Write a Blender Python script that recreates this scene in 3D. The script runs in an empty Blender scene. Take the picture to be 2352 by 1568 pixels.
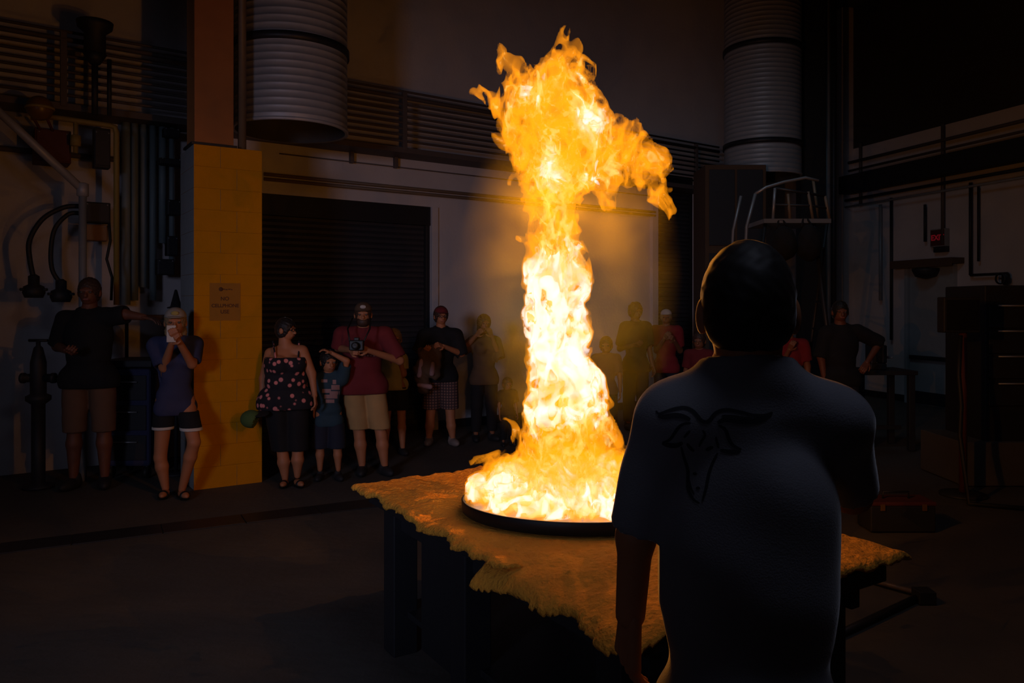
import bpy, bmesh, math, random
import numpy as np
from mathutils import Vector, Matrix
random.seed(3); np.random.seed(3)
SC = bpy.context.scene
COL = SC.collection

# ---------------------------------------------------------------- camera, world, exposure
F = 1800.0; HOR = 700.0; CAMH = 1.75          # focal length and horizon in 2352x1568 pixels, eye height in metres
def P(px, py, d):                              # a pixel of the photograph at depth d -> a point in the hall
    return Vector(((px-1176.0)*d/F, d, CAMH-(py-HOR)*d/F))
def floor_depth(py): return F*CAMH/(py-HOR)
cd = bpy.data.cameras.new('camera'); cam = bpy.data.objects.new('camera', cd); COL.objects.link(cam)
cam.location = (0, 0, CAMH); cam.rotation_euler = (math.pi/2, 0, 0)
cd.sensor_width = 36; cd.lens = 36*F/2352; cd.shift_y = -(784-HOR)/2352; cd.clip_end = 100
SC.camera = cam
w = bpy.data.worlds.new('world'); SC.world = w; w.use_nodes = True
w.node_tree.nodes['Background'].inputs[0].default_value = (0.5, 0.7, 1, 1)
w.node_tree.nodes['Background'].inputs[1].default_value = 0.0
SC.view_settings.view_transform = 'Standard'; SC.view_settings.look = 'None'
SC.view_settings.gamma = 1; SC.view_settings.use_curve_mapping = False
SC.view_settings.exposure = 0.0
SC.cycles.transparent_max_bounces = 10
SC.cycles.max_bounces = 4; SC.cycles.diffuse_bounces = 3
SC.cycles.volume_step_rate = 4.0; SC.cycles.volume_max_steps = 64
SC.cycles.use_adaptive_sampling = True; SC.cycles.adaptive_threshold = 0.03
SC.cycles.sample_clamp_indirect = 2.0
def area_light(name, loc, target, sx, sy, power, color, spread=180):
    l = bpy.data.lights.new(name, 'AREA'); l.shape = 'RECTANGLE'; l.size = sx; l.size_y = sy
    l.energy = power; l.color = color; l.spread = math.radians(spread)
    o = bpy.data.objects.new(name, l); COL.objects.link(o); o.location = loc
    o.rotation_euler = (Vector(target)-Vector(loc)).to_track_quat('-Z', 'Y').to_euler()
    return o
# daylight: an open loading door behind the photographer, on the left, and a small skylight high up
area_light('daylight_open_door', (-3.4, -3.2, 2.7), (0.1, 11, 1.0), 1.2, 1.2, 11, (0.66, 0.70, 1.0), 46)
area_light('skylight', (1.1, 1.0, 5.6), (0.7, 1.5, 0), 1.5, 1.5, 13, (0.64, 0.70, 0.95))
area_light('skylight_far', (2.2, 7.0, 6.6), (4.6, 13.0, 0.6), 1.5, 1.5, 4, (0.5, 0.74, 0.95), 80)
# ---------------------------------------------------------------- numpy fields
def hash_grad(seed):
    r = np.random.RandomState(seed); g = r.normal(size=(4096, 3)).astype(np.float32)
    g /= np.linalg.norm(g, axis=1)[:, None]; return g
_perm = np.random.RandomState(9).permutation(4096)
def pnoise(x, y, z, seed=0):                    # gradient noise on arrays
    g = hash_grad(seed)
    xi = np.floor(x).astype(np.int32); yi = np.floor(y).astype(np.int32); zi = np.floor(z).astype(np.int32)
    xf = x-xi; yf = y-yi; zf = z-zi
    u = xf*xf*(3-2*xf); v = yf*yf*(3-2*yf); w_ = zf*zf*(3-2*zf)
    out = 0
    for dx in (0, 1):
        a = _perm[(xi+dx) & 4095]; wx = u if dx else 1-u
        for dy in (0, 1):
            b = _perm[(a+yi+dy) & 4095]; wy = v if dy else 1-v
            for dz in (0, 1):
                c = g[_perm[(b+zi+dz) & 4095]]; wz = w_ if dz else 1-w_
                out = out+(c[..., 0]*(xf-dx)+c[..., 1]*(yf-dy)+c[..., 2]*(zf-dz))*(wx*wy*wz)
    return out.astype(np.float32)
def surface_net(D, lo, h):                      # D<0 inside; returns verts, quads
    nx, ny, nz = D.shape; s = D < 0
    cnt = np.zeros((nx-1, ny-1, nz-1), np.float32); acc = np.zeros((nx-1, ny-1, nz-1, 3), np.float32)
    offs = [(i, j, k) for i in (0, 1) for j in (0, 1) for k in (0, 1)]
    def sub(A, o): return A[o[0]:o[0]+nx-1, o[1]:o[1]+ny-1, o[2]:o[2]+nz-1]
    tot = np.zeros((nx-1, ny-1, nz-1), np.int8)
    for o in offs: tot += sub(s, o)
    act = (tot > 0) & (tot < 8)
    idx = np.argwhere(act)
    if len(idx) == 0: return np.zeros((0, 3)), np.zeros((0, 4), int)
    vals = np.stack([D[idx[:, 0]+o[0], idx[:, 1]+o[1], idx[:, 2]+o[2]] for o in offs], 1)
    pos = np.zeros((len(idx), 3), np.float32); c = np.zeros(len(idx), np.float32)
    for a in range(8):
        for ax in range(3):
            o = offs[a]
            if o[ax]: continue
            o2 = list(o); o2[ax] = 1; b = offs.index(tuple(o2))
            va, vb = vals[:, a], vals[:, b]; m = (va < 0) != (vb < 0)
            t = np.where(m, va/np.where(m, va-vb, 1), 0)
            p = np.tile(np.array(o, np.float32), (len(idx), 1)); p[:, ax] = t
            pos += p*m[:, None]; c += m
    pos /= c[:, None]
    V = (idx+pos)*h+np.array(lo)
    ids = -np.ones(act.shape, np.int64); ids[tuple(idx.T)] = np.arange(len(idx))
    Q = []
    for ax in range(3):
        sl0 = [slice(None)]*3; sl1 = [slice(None)]*3; sl0[ax] = slice(0, -1); sl1[ax] = slice(1, None)
        ch = s[tuple(sl0)] != s[tuple(sl1)]
        e = np.argwhere(ch)
        b1, b2 = [(1, 2), (2, 0), (0, 1)][ax]
        ok = (e[:, b1] > 0) & (e[:, b2] > 0) & (e[:, b1] < D.shape[b1]-1) & (e[:, b2] < D.shape[b2]-1)
        e = e[ok]
        def at(d1, d2):
            q = e.copy(); q[:, b1] -= d1; q[:, b2] -= d2; return ids[q[:, 0], q[:, 1], q[:, 2]]
        quad = np.stack([at(1, 1), at(0, 1), at(0, 0), at(1, 0)], 1)
        ins = s[e[:, 0], e[:, 1], e[:, 2]]
        quad[~ins] = quad[~ins][:, ::-1]
        Q.append(quad)
    Q = np.concatenate(Q); return V, Q[(Q >= 0).all(1)]
def mesh_np(name, V, Q, smooth=True):
    me = bpy.data.meshes.new(name)
    n = len(Q); me.vertices.add(len(V)); me.vertices.foreach_set('co', np.asarray(V, np.float32).ravel())
    me.loops.add(n*4); me.loops.foreach_set('vertex_index', Q.astype(np.int32).ravel())
    me.polygons.add(n); me.polygons.foreach_set('loop_start', np.arange(0, n*4, 4, dtype=np.int32))
    me.polygons.foreach_set('use_smooth', np.full(n, smooth))
    me.update(calc_edges=True); return me

# ---------------------------------------------------------------- materials (all procedural)
def mat(name, c, rough=0.7, metal=0.0, var=0.12, scale=8.0, bump=0.0, bscale=40.0, emit=0.0, coat=0.0):
    m = bpy.data.materials.new(name); m.use_nodes = True; nt = m.node_tree
    b = nt.nodes['Principled BSDF']; b.inputs['Roughness'].default_value = rough; b.inputs['Metallic'].default_value = metal
    tc = nt.nodes.new('ShaderNodeTexCoord'); n = nt.nodes.new('ShaderNodeTexNoise'); n.inputs['Scale'].default_value = scale
    n.inputs['Detail'].default_value = 4; nt.links.new(tc.outputs['Object'], n.inputs['Vector'])
    r = nt.nodes.new('ShaderNodeMix'); r.data_type = 'RGBA'
    r.inputs[6].default_value = tuple(max(0, v*(1-var)) for v in c)+(1,); r.inputs[7].default_value = tuple(min(1, v*(1+var)) for v in c)+(1,)
    nt.links.new(n.outputs[0], r.inputs[0]); nt.links.new(r.outputs[2], b.inputs['Base Color'])
    if bump:
        n2 = nt.nodes.new('ShaderNodeTexNoise'); n2.inputs['Scale'].default_value = bscale; n2.inputs['Detail'].default_value = 6
        nt.links.new(tc.outputs['Object'], n2.inputs['Vector'])
        bp = nt.nodes.new('ShaderNodeBump'); bp.inputs['Strength'].default_value = bump; bp.inputs['Distance'].default_value = 0.02
        nt.links.new(n2.outputs[0], bp.inputs['Height']); nt.links.new(bp.outputs[0], b.inputs['Normal'])
    if emit:
        nt.links.new(r.outputs[2], b.inputs['Emission Color']); b.inputs['Emission Strength'].default_value = emit
    return m
def mat_flowers(name):
    m = mat(name, (0.012, 0.012, 0.02), 0.9); nt = m.node_tree; b = nt.nodes['Principled BSDF']
    tc = nt.nodes.new('ShaderNodeTexCoord'); v = nt.nodes.new('ShaderNodeTexVoronoi'); v.inputs['Scale'].default_value = 15
    nt.links.new(tc.outputs['Object'], v.inputs['Vector'])
    cr = nt.nodes.new('ShaderNodeValToRGB'); cr.color_ramp.elements[0].color = (0.75, 0.25, 0.24, 1); cr.color_ramp.elements[1].color = (0.01, 0.01, 0.016, 1)
    cr.color_ramp.elements[0].position = 0.26; cr.color_ramp.elements[1].position = 0.36
    nt.links.new(v.outputs['Distance'], cr.inputs[0]); nt.links.new(cr.outputs[0], b.inputs['Base Color']); return m
def mat_plaid(name):
    m = mat(name, (0.1, 0.05, 0.05), 0.9); nt = m.node_tree; b = nt.nodes['Principled BSDF']
    tc = nt.nodes.new('ShaderNodeTexCoord'); mx = None
    for ax, sc in (('X', 9), ('Z', 9)):
        w_ = nt.nodes.new('ShaderNodeTexWave'); w_.bands_direction = ax; w_.inputs['Scale'].default_value = sc
        nt.links.new(tc.outputs['Object'], w_.inputs['Vector'])
        if mx is None: mx = w_.outputs[0]
        else:
            a = nt.nodes.new('ShaderNodeMath'); a.operation = 'MULTIPLY'; nt.links.new(mx, a.inputs[0]); nt.links.new(w_.outputs[0], a.inputs[1]); mx = a.outputs[0]
    cr = nt.nodes.new('ShaderNodeValToRGB'); cr.color_ramp.elements[0].color = (0.05, 0.03, 0.035, 1); cr.color_ramp.elements[1].color = (0.32, 0.17, 0.13, 1)
    nt.links.new(mx, cr.inputs[0]); nt.links.new(cr.outputs[0], b.inputs['Base Color']); return m
M = {}
def mk(k, *a, **kw): M[k] = mat(k, *a, **kw); return M[k]

# ---------------------------------------------------------------- objects
ORG = {}
def tag(o, label=None, cat=None, group=None, kind=None):
    if label: o['label'] = label
    if cat: o['category'] = cat
    if group: o['group'] = group
    if kind: o['kind'] = kind
    return o
def thing(name, loc, label, cat, group=None, kind=None):
    o = bpy.data.objects.new(name, None); COL.objects.link(o); o.location = loc; o.empty_display_size = 0.1
    ORG[o] = Vector(loc); return tag(o, label, cat, group, kind)
def link(name, me, m, parent=None, loc=None):
    """me holds world coordinates; re-base it on the parent's origin."""
    o = bpy.data.objects.new(name, me); COL.objects.link(o)
    if m is not None and not me.materials: me.materials.append(m)
    base = ORG[parent] if parent is not None else Vector((0, 0, 0))
    my = Vector(loc) if loc is not None else base
    if me.users <= 1: me.transform(Matrix.Translation(-my))
    o.parent = parent; o.location = my-base; ORG[o] = my
    return o
def dup(o, offset, name=None):                   # another instance of a piece, shares the mesh
    c = o.copy(); COL.objects.link(c); c.location = o.location+Vector(offset); ORG[c] = ORG[o]+Vector(offset)
    return c
def bm_mesh(bm, name='mesh', smooth=False):
    me = bpy.data.meshes.new(name); bm.normal_update(); bm.to_mesh(me); bm.free()
    if smooth:
        for p in me.polygons: p.use_smooth = True
    return me
def add_box(bm, c, size, ux=(1, 0, 0), bev=0.0):
    """box centred at c; size along ux, its horizontal perpendicular, and z"""
    ux = Vector(ux).normalized(); uy = Vector((-ux.y, ux.x, 0)); c = Vector(c)
    if abs(ux.z) > 1e-4:
        uy = Vector((0, 0, 1)).cross(ux).normalized()
    uz = ux.cross(uy)
    r = bmesh.ops.create_cube(bm, size=1.0); vs = r['verts']
    mtx = Matrix((ux*size[0], uy*size[1], uz*size[2])).transposed().to_4x4(); mtx.translation = c
    bmesh.ops.transform(bm, matrix=mtx, verts=vs)
    if bev:
        es = {e for v in vs for e in v.link_edges}
        bmesh.ops.bevel(bm, geom=list(es), offset=bev, segments=2, affect='EDGES', profile=0.5)
def box(name, c, size, m, parent=None, ux=(1, 0, 0), bev=0.004, loc=None):
    bm = bmesh.new(); add_box(bm, c, size, ux, bev); return link(name, bm_mesh(bm), m, parent, loc)
def add_tube(bm, pts, r, seg=10, caps=True):
    pts = [Vector(p) for p in pts]; n = len(pts)
    rs = r if isinstance(r, (list, tuple)) else [r]*n
    rings = []; up = None
    for i, p in enumerate(pts):
        t = (pts[min(i+1, n-1)]-pts[max(i-1, 0)]).normalized()
        if up is None: up = Vector((0, 0, 1)) if abs(t.z) < 0.9 else Vector((1, 0, 0))
        a = t.cross(up)
        if a.length < 1e-5: a = t.orthogonal()
        a.normalize(); b = a.cross(t).normalized(); up = b if abs(t.dot(b)) < 0.9 else up
        rings.append([bm.verts.new(p+(a*math.cos(2*math.pi*k/seg)+b*math.sin(2*math.pi*k/seg))*rs[i]) for k in range(seg)])
    for A, B in zip(rings[:-1], rings[1:]):
        for k in range(seg): bm.faces.new((A[k], A[(k+1) % seg], B[(k+1) % seg], B[k]))
    if caps: bm.faces.new(rings[0][::-1]); bm.faces.new(rings[-1])
def tube(name, pts, r, m, parent=None, seg=10, loc=None):
    bm = bmesh.new(); add_tube(bm, pts, r, seg); bmesh.ops.recalc_face_normals(bm, faces=bm.faces); return link(name, bm_mesh(bm, smooth=True), m, parent, loc)
def add_lathe(bm, c, prof, seg=40, axis='Z', ux=None):
    c = Vector(c); rings = []
    for r, z in prof:
        ring = []
        for k in range(seg):
            a = 2*math.pi*k/seg
            if axis == 'Z': v = Vector((r*math.cos(a), r*math.sin(a), z))
            else:
                n_ = Vector(ux).normalized(); t = Vector((-n_.y, n_.x, 0)); v = t*r*math.cos(a)+Vector((0, 0, 1))*r*math.sin(a)+n_*z
            ring.append(bm.verts.new(c+v))
        rings.append(ring)
    for A, B in zip(rings[:-1], rings[1:]):
        for k in range(seg): bm.faces.new((A[k], A[(k+1) % seg], B[(k+1) % seg], B[k]))
    return rings
def lathe(name, c, prof, m, parent=None, seg=40, axis='Z', ux=None, caps=True, loc=None):
    bm = bmesh.new(); R = add_lathe(bm, c, prof, seg, axis, ux)
    if caps:
        bm.faces.new(R[0][::-1]); bm.faces.new(R[-1])
    bmesh.ops.recalc_face_normals(bm, faces=bm.faces)
    return link(name, bm_mesh(bm, smooth=True), m, parent, loc)
def text(name, s, c, size, ux, m, parent, bold=0.0, align='CENTER'):
    cu = bpy.data.curves.new(name, 'FONT'); cu.body = s; cu.size = size; cu.align_x = align; cu.align_y = 'CENTER'; cu.extrude = 0.001; cu.offset = bold
    t_ = bpy.data.objects.new('t', cu); COL.objects.link(t_); bpy.context.view_layer.update()
    me = bpy.data.meshes.new_from_object(t_.evaluated_get(bpy.context.evaluated_depsgraph_get())); bpy.data.objects.remove(t_)
    o = bpy.data.objects.new(name, me); COL.objects.link(o); me.materials.clear(); me.materials.append(m)
    ux = Vector(ux).normalized(); uz = Vector((0, 0, 1)); n_ = ux.cross(uz)
    mt = Matrix((ux, uz, n_)).transposed().to_4x4(); mt.translation = Vector(c)-ORG[parent]
    o.parent = parent; o.matrix_local = mt; ORG[o] = Vector(c); return o

# ---------------------------------------------------------------- solids from distance fields (bodies, clothes)
class Solid:
    """prims joined by a smooth union; cuts intersect"""
    def __init__(s, k=0.02): s.pr = []; s.k = k; s.cuts = []; s.noise = None; s.margin = 0.02
    def cone(s, a, b, ra, rb, flat=1.0): s.pr.append(('c', np.array(a, float), np.array(b, float), ra, rb)); return s
    def ell(s, c, r, yaw=0.0, pitch=0.0): s.pr.append(('e', np.array(c, float), np.array(r, float), yaw, pitch)); return s
    def cut(s, p, n): s.cuts.append(('p', np.array(p, float), np.array(n, float)/np.linalg.norm(n))); return s
    def sub(s, o): s.cuts.append(('s', o)); return s
    def bounds(s):
        lo = np.full(3, 1e9); hi = -lo
        for p in s.pr:
            if p[0] == 'c':
                for c, r in ((p[1], p[3]), (p[2], p[4])): lo = np.minimum(lo, c-r); hi = np.maximum(hi, c+r)
            else:
                r = np.max(p[2]) if (p[3] or p[4]) else p[2]; lo = np.minimum(lo, p[1]-r); hi = np.maximum(hi, p[1]+r)
        return lo-s.margin, hi+s.margin
    def ev(s, X, Y, Z):
        D = None
        for p in s.pr:
            if p[0] == 'c':
                a, b = p[1], p[2]; d = b-a; L = max((d*d).sum(), 1e-9)
                t = np.clip(((X-a[0])*d[0]+(Y-a[1])*d[1]+(Z-a[2])*d[2])/L, 0, 1)
                q = np.sqrt((X-a[0]-t*d[0])**2+(Y-a[1]-t*d[1])**2+(Z-a[2]-t*d[2])**2)-(p[3]+t*(p[4]-p[3]))
            else:
                c, r, yw, pt = p[1:]; x = X-c[0]; y = Y-c[1]; z = Z-c[2]
                if yw: x, y = x*math.cos(yw)+y*math.sin(yw), -x*math.sin(yw)+y*math.cos(yw)
                if pt: y, z = y*math.cos(pt)+z*math.sin(pt), -y*math.sin(pt)+z*math.cos(pt)
                k0 = np.sqrt((x/r[0])**2+(y/r[1])**2+(z/r[2])**2); k1 = np.sqrt((x/r[0]**2)**2+(y/r[1]**2)**2+(z/r[2]**2)**2)
                q = k0*(k0-1)/np.maximum(k1, 1e-6)
            if D is None: D = q
            else:
                h = np.clip(0.5+0.5*(D-q)/s.k, 0, 1); D = D*(1-h)+q*h-s.k*h*(1-h)
        if s.noise: D = D-s.noise(X, Y, Z)
        for c in s.cuts:
            if c[0] == 'p': D = np.maximum(D, (X-c[1][0])*c[2][0]+(Y-c[1][1])*c[2][1]+(Z-c[1][2])*c[2][2])
            else: D = np.maximum(D, -c[1].ev(X, Y, Z))
        return D
    def net(s, h):
        lo, hi = s.bounds(); n = np.ceil((hi-lo)/h).astype(int)+2
        g = [(lo[i]+h*np.arange(n[i])).astype(np.float32) for i in range(3)]
        X, Y, Z = np.meshgrid(*g, indexing='ij')
        return surface_net(s.ev(X, Y, Z).astype(np.float32), lo, h)
def put(name, parts, m, parent, T):
    """parts: list of (V,Q) in body coordinates; T maps body -> world"""
    V = np.concatenate([v for v, q in parts]); off = 0; Q = []
    for v, q in parts: Q.append(q+off); off += len(v)
    V = V+np.array(T)
    return link(name, mesh_np(name, V, np.concatenate(Q)), m, parent)
def rc(a, b, t): return tuple(a[i]+(b[i]-a[i])*t for i in range(3))
def hand_solid(wr, d, nrm, L, curl, side):
    """palm and five fingers. wr wrist, d direction, nrm palm normal (fingers curl towards it), side: +1/-1 thumb side"""
    wr = np.array(wr); d = np.array(d, float); d /= np.linalg.norm(d); n = np.array(nrm, float); n -= d*n.dot(d); n /= np.linalg.norm(n)
    a = np.cross(d, n)*side; s = Solid(0.006*L/0.18)
    pl = L*0.5
    for k in range(4):
        o = a*(0.33-0.22*k)*L*0.48
        s.cone(wr+o*0.55, wr+d*pl+o, L*0.075, L*0.068)
        fl = (0.40, 0.45, 0.42, 0.33)[k]*L; p = wr+d*pl+o; ang = 0
        for j, fr in enumerate((0.45, 0.32, 0.23)):
            ang += curl*(0.9, 1.1, 0.8)[j]; q = p+(d*math.cos(ang)+n*math.sin(ang))*fl*fr
            s.cone(p, q, L*(0.052-0.005*j), L*(0.047-0.006*j)); p = q
    p = wr+a*L*0.13+d*L*0.08; q = p+(a*0.75+d*0.75+n*0.25)*L*0.22; r = q+(a*0.2+d*0.8+n*(0.3+0.4*curl))*L*0.17
    s.cone(p, q, L*0.08, L*0.058); s.cone(q, r, L*0.056, L*0.042)
    return s
# ---------------------------------------------------------------- people
SK = {}
def person(cx, feet, top, label, skin='skin', yaw=0, hyaw=None, fat=1.0, broad=1.0, kid=0.0, arms=None, legs=None, shirt=None, bottom=None,
           hair=None, hat=None, shoes=None, res=0.012, shoulder=None, glasses=False, beard=None, d=None, armk=1.0, trapz=0.835, headk=1.0, hipk=1.0, trapr=1.0, female=False, lean=0.0):
    d = d or floor_depth(feet); s = d/F; feet = HOR+CAMH/s
    H = (feet-top)*s; T = Vector(((cx-1176)*s, d, 0))
    if hat: H -= 0.03
    th = math.radians(yaw); hth = math.radians(hyaw if hyaw is not None else yaw)
    f = np.array([math.sin(th), -math.cos(th), 0]); r = np.array([math.cos(th), math.sin(th), 0])
    if r[0] < 0: r = -r
    if abs(r[0]) < 0.3: r = np.array([0.0, 1, 0])*np.sign(r[1] or 1)
    yw = math.atan2(r[1], r[0]); Z = np.array([0, 0, 1.0])
    hf = np.array([math.sin(hth), -math.cos(hth), 0]); hr = np.array([math.cos(hth), math.sin(hth), 0]); hyw = math.atan2(hr[1], hr[0])
    hs = 1+0.42*kid                                     # children have larger heads
    px = lambda q: np.array([(q[0]-cx)*s, q[2] if len(q) > 2 else 0.0, (feet-q[1])*s])
    zs = H*(0.815-0.035*kid); sw = H*0.103*broad
    ln = np.array([lean, 0, 0])*H
    hc = Z*(H*(1-0.066*hs))+ln; hrx, hry, hrz = 0.045*H*hs*headk, 0.056*H*hs, 0.066*H*hs
    root = thing('person', T, label, 'person')
    sh = {'L': -r*sw+Z*zs+ln, 'R': r*sw+Z*zs+ln}
    if shoulder: sh.update({k: px(v) for k, v in shoulder.items()})
    arms = arms or {}; J = {}
    for sd, sg in (('L', -1), ('R', 1)):
        a = arms.get(sd)
        if a is None:
            e = sh[sd]+r*sg*0.028*H*fat-Z*0.17*H-f*0.01*H; w_ = e+r*sg*0.006*H-Z*0.145*H+f*0.045*H; c = 0.35; nn = -r*sg
        else:
            e = px(a[0]); w_ = px(a[1]); c = a[2] if len(a) > 2 else 0.5; nn = np.array(a[3], float) if len(a) > 3 else -r*sg+0.3*f
        J[sd] = (sh[sd], e, w_, c, nn)
    hipz = 0.515*H; st = 0.055*H
    legs = legs or {}; LG = {}
    for sd, sg in (('L', -1), ('R', 1)):
        hp = r*sg*0.052*H*(0.6+0.4*fat)+Z*hipz+ln*0.5
        if sd in legs: k_, an = px(legs[sd][0]), px(legs[sd][1]); an[2] = max(an[2], 0.045*H)
        else: k_ = hp*np.array([1, 1, 0])*1.15+Z*0.285*H; an = r*sg*st*1.25+Z*0.047*H
        LG[sd] = (hp, k_, an)
    bw = 0.6+0.4*fat
    def torso(S, g=0.0, top_=True, mid_=True):
        if top_:
            S.ell(Z*0.735*H+ln, (0.088*H*broad+g, 0.062*H*bw+g, 0.105*H+g*0.5), yw)
            S.cone(sh['L']+r*0.02*H, sh['R']-r*0.02*H, 0.034*H*(0.5+0.5*armk)+g, 0.034*H*(0.5+0.5*armk)+g)
            for sd in 'LR': S.cone(Z*trapz*H+ln, sh[sd]*(0.7 if trapr == 1 else 0.86)+(Z*0.82*H+ln)*(0.3 if trapr == 1 else 0.14), 0.030*H*trapr+g*0.5, 0.030*H*trapr+g*0.6)
            S.cone(sh['L']*0.5+sh['R']*0.5+Z*0.012*H, sh['L']*0.5+sh['R']*0.5+Z*0.03*H, 0.042*H+g, 0.034*H+g*0.4)
            if female:
                for sg in (-1, 1): S.ell(Z*0.735*H+r*sg*0.042*H+f*0.05*H*bw+ln, (0.036*H*fat+g,)*3)
        S.ell(Z*0.685*H+ln, ((0.080*H*broad+0.076*H*fat)/1.95+g, 0.058*H*bw+g, 0.085*H), yw)
        if mid_: S.ell(Z*0.63*H+ln+f*0.012*H*(fat-1)*3, (0.074*H*fat+g, 0.056*H*fat+g, 0.095*H), yw)
        S.ell(Z*0.545*H+ln*0.6, (0.088*H*fat*hipk+g, 0.064*H*fat+g, 0.07*H), yw)
    B = Solid(0.012*H)
    torso(B)
    B.cone(Z*0.83*H*(1-0.03*kid)+ln, hc-Z*hrz*0.5-hf*0.008*H, 0.034*H*(0.75+0.25*broad), 0.031*H)
    for sd in 'LR':
        a, e, w_, c, nn = J[sd]; B.cone(a, e, 0.031*H*(0.6+0.4*fat)*armk, 0.024*H*(0.7+0.3*fat)*armk); B.cone(e, w_, 0.0245*H*armk, 0.0155*H)
        hp, k_, an = LG[sd]; B.cone(hp, k_, 0.05*H*(0.65+0.35*fat), 0.032*H); m_ = rc(k_, an, 0.3)
        B.cone(k_, m_, 0.031*H, 0.033*H*(0.8+0.2*fat)); B.cone(m_, an, 0.033*H*(0.8+0.2*fat), 0.019*H)
    Hd = Solid(0.008*H*hs)
    Hd.ell(hc+Z*hrz*0.16-hf*hry*0.08, (hrx, hry*0.95, hrz*0.84), hyw); Hd.ell(hc-Z*hrz*0.28+hf*hry*0.1, (hrx*0.8, hry*0.8, hrz*0.68), hyw)
    Hd.cone(hc+Z*hrz*0.05+hf*hry*0.9, hc-Z*hrz*0.25+hf*hry*1.08, hrx*0.09, hrx*0.2)
    Hd.cone(hc-Z*hrz*0.52+hf*hry*0.83-hr*hrx*0.2, hc-Z*hrz*0.52+hf*hry*0.83+hr*hrx*0.2, hrx*0.1, hrx*0.1)
    Hd.cone(hc+Z*hrz*0.16+hf*hry*0.83-hr*hrx*0.5, hc+Z*hrz*0.16+hf*hry*0.83+hr*hrx*0.5, hrx*0.14, hrx*0.14)
    for sg in (-1, 1): Hd.ell(hc+hr*sg*hrx*1.05-Z*hrz*0.06-hf*hry*0.1, (hrx*0.15, hry*0.22, hrz*0.27), hyw)
    Hd.cone(hc-Z*hrz*0.3-hf*0.01*H, hc-Z*hrz*1.25-hf*0.012*H, 0.030*H, 0.034*H)
    ES = Solid(0.004)
    for sg in (-1, 1): ES.ell(hc+hr*sg*hrx*0.42+Z*hrz*0.02+hf*hry*0.98, (hrx*0.2, hry*0.12, hrz*0.09), hyw)
    Hd.sub(ES)
    parts = [B.net(res), Hd.net(min(res*0.6, 0.007))]
    HL = 0.105*H
    for sd, sg in (('L', -1), ('R', 1)):
        a, e, w_, c, nn = J[sd]; parts.append(hand_solid(w_-(w_-e)*0.02, (w_-e)/np.linalg.norm(w_-e)*(0.9)+np.array([0, 0, -0.05]), nn, HL, c, sg).net(0.0042 if res < 0.012 else 0.0055))
    body = put('body', parts, M[skin], root, T)
    if abs(((hyaw if hyaw is not None else yaw)+180) % 360-180) < 100:
        for sg in (-1, 1):
            e = Solid(0.001).ell(hc+hr*sg*hrx*0.42+Z*hrz*0.02+hf*hry*0.87, (hrx*0.17, hry*0.1, hrz*0.085), hyw); put('eye', [e.net(0.003)], M['eye'], root, T)
        e = Solid(0.002).cone(hc-Z*hrz*0.5+hf*hry*0.93-hr*hrx*0.22, hc-Z*hrz*0.5+hf*hry*0.93+hr*hrx*0.22, hrx*0.07, hrx*0.07); put('mouth', [e.net(0.003)], M['lips'], root, T)
    rnd = random.Random(cx*7+feet); ph = rnd.random()*10
    def folds(a, sc=22):
        return lambda X, Y, Zz: a*(np.sin(X*sc+3*np.sin(Zz*9+ph)+ph)*np.cos(Zz*sc*0.6+2*np.sin(X*11)+ph)+0.6*np.sin(Zz*31+X*14+ph*2)*np.cos(Y*17+ph))
    if shirt:
        g = shirt.get('loose', 0.014); S = Solid(0.02*H); torso(S, g)
        ss = shirt.get('sleeve', 0.6)
        if ss > 0:
            for sd in 'LR':
                a, e, w_, c, nn = J[sd]
                if ss <= 1: b = a+(e-a)*(ss+0.12); S.cone(a, b, 0.036*H*bw*armk+g, (0.036*H*bw*armk+g)*shirt.get('flare', 1.0))
                else: S.cone(a, e, 0.036*H*bw+g*0.7, 0.029*H+g*0.6); b = e+(w_-e)*(ss-1); S.cone(e, b, 0.029*H+g*0.6, 0.022*H+g*0.5)
        hem = shirt.get('hem', 0.5)*H
        S.cone(Z*(hem+0.035*H)-r*0.042*H*fat*hipk, Z*(hem+0.035*H)+r*0.042*H*fat*hipk, 0.064*H*fat*hipk+g, 0.064*H*fat*hipk+g)
        S.noise = folds(shirt.get('fold', 0.0035), shirt.get('fsc', 22))
        S.cut(Z*hem, -Z)
        if shirt.get('tank'):
            S.cut(Z*(0.775*H)+ln, Z)
        else:
            if 'neckz' in shirt:
                S.cone(Z*(trapz-0.02)*H+ln, Z*(shirt['neckz']+0.01)*H+ln, 0.042*H+g*0.4, 0.036*H); S.cut(Z*shirt['neckz']*H+ln, Z+f*0.15)
            else:
                N = Solid(0.01); N.cone(Z*(zs+0.083*H)+ln+f*0.008*H, Z*(zs+0.15*H)+ln, 0.050*H, 0.06*H)
                if shirt.get('vneck'): N.cone(Z*(zs+0.05*H)+ln+f*0.05*H, Z*(zs-0.01*H)+ln+f*0.09*H, 0.022*H, 0.006*H)
                S.sub(N)
        if 0 < ss <= 1:
            for sd in 'LR':
                a, e, w_, c, nn = J[sd]; b = a+(e-a)*ss; K = Solid(0.001); dd = (e-a)/np.linalg.norm(e-a)
                far = b+dd*0.13*H; K.cone(b+dd*0.075*H, far, 0.06*H*bw, 0.05*H*bw)
                KK = K; KK.cut(b, -dd); 
                # remove only cloth round the arm beyond the cuff, leave the trunk alone
                KK.cut(a*0.25+b*0.75-(r*(1 if sd == 'R' else -1))*0.01*H, -(r*(1 if sd == 'R' else -1))*0.8)
                S.sub(KK)
        sh_o = put(shirt.get('name', 'shirt'), [S.net(res*0.9)], M[shirt['m']], root, T)
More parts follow.
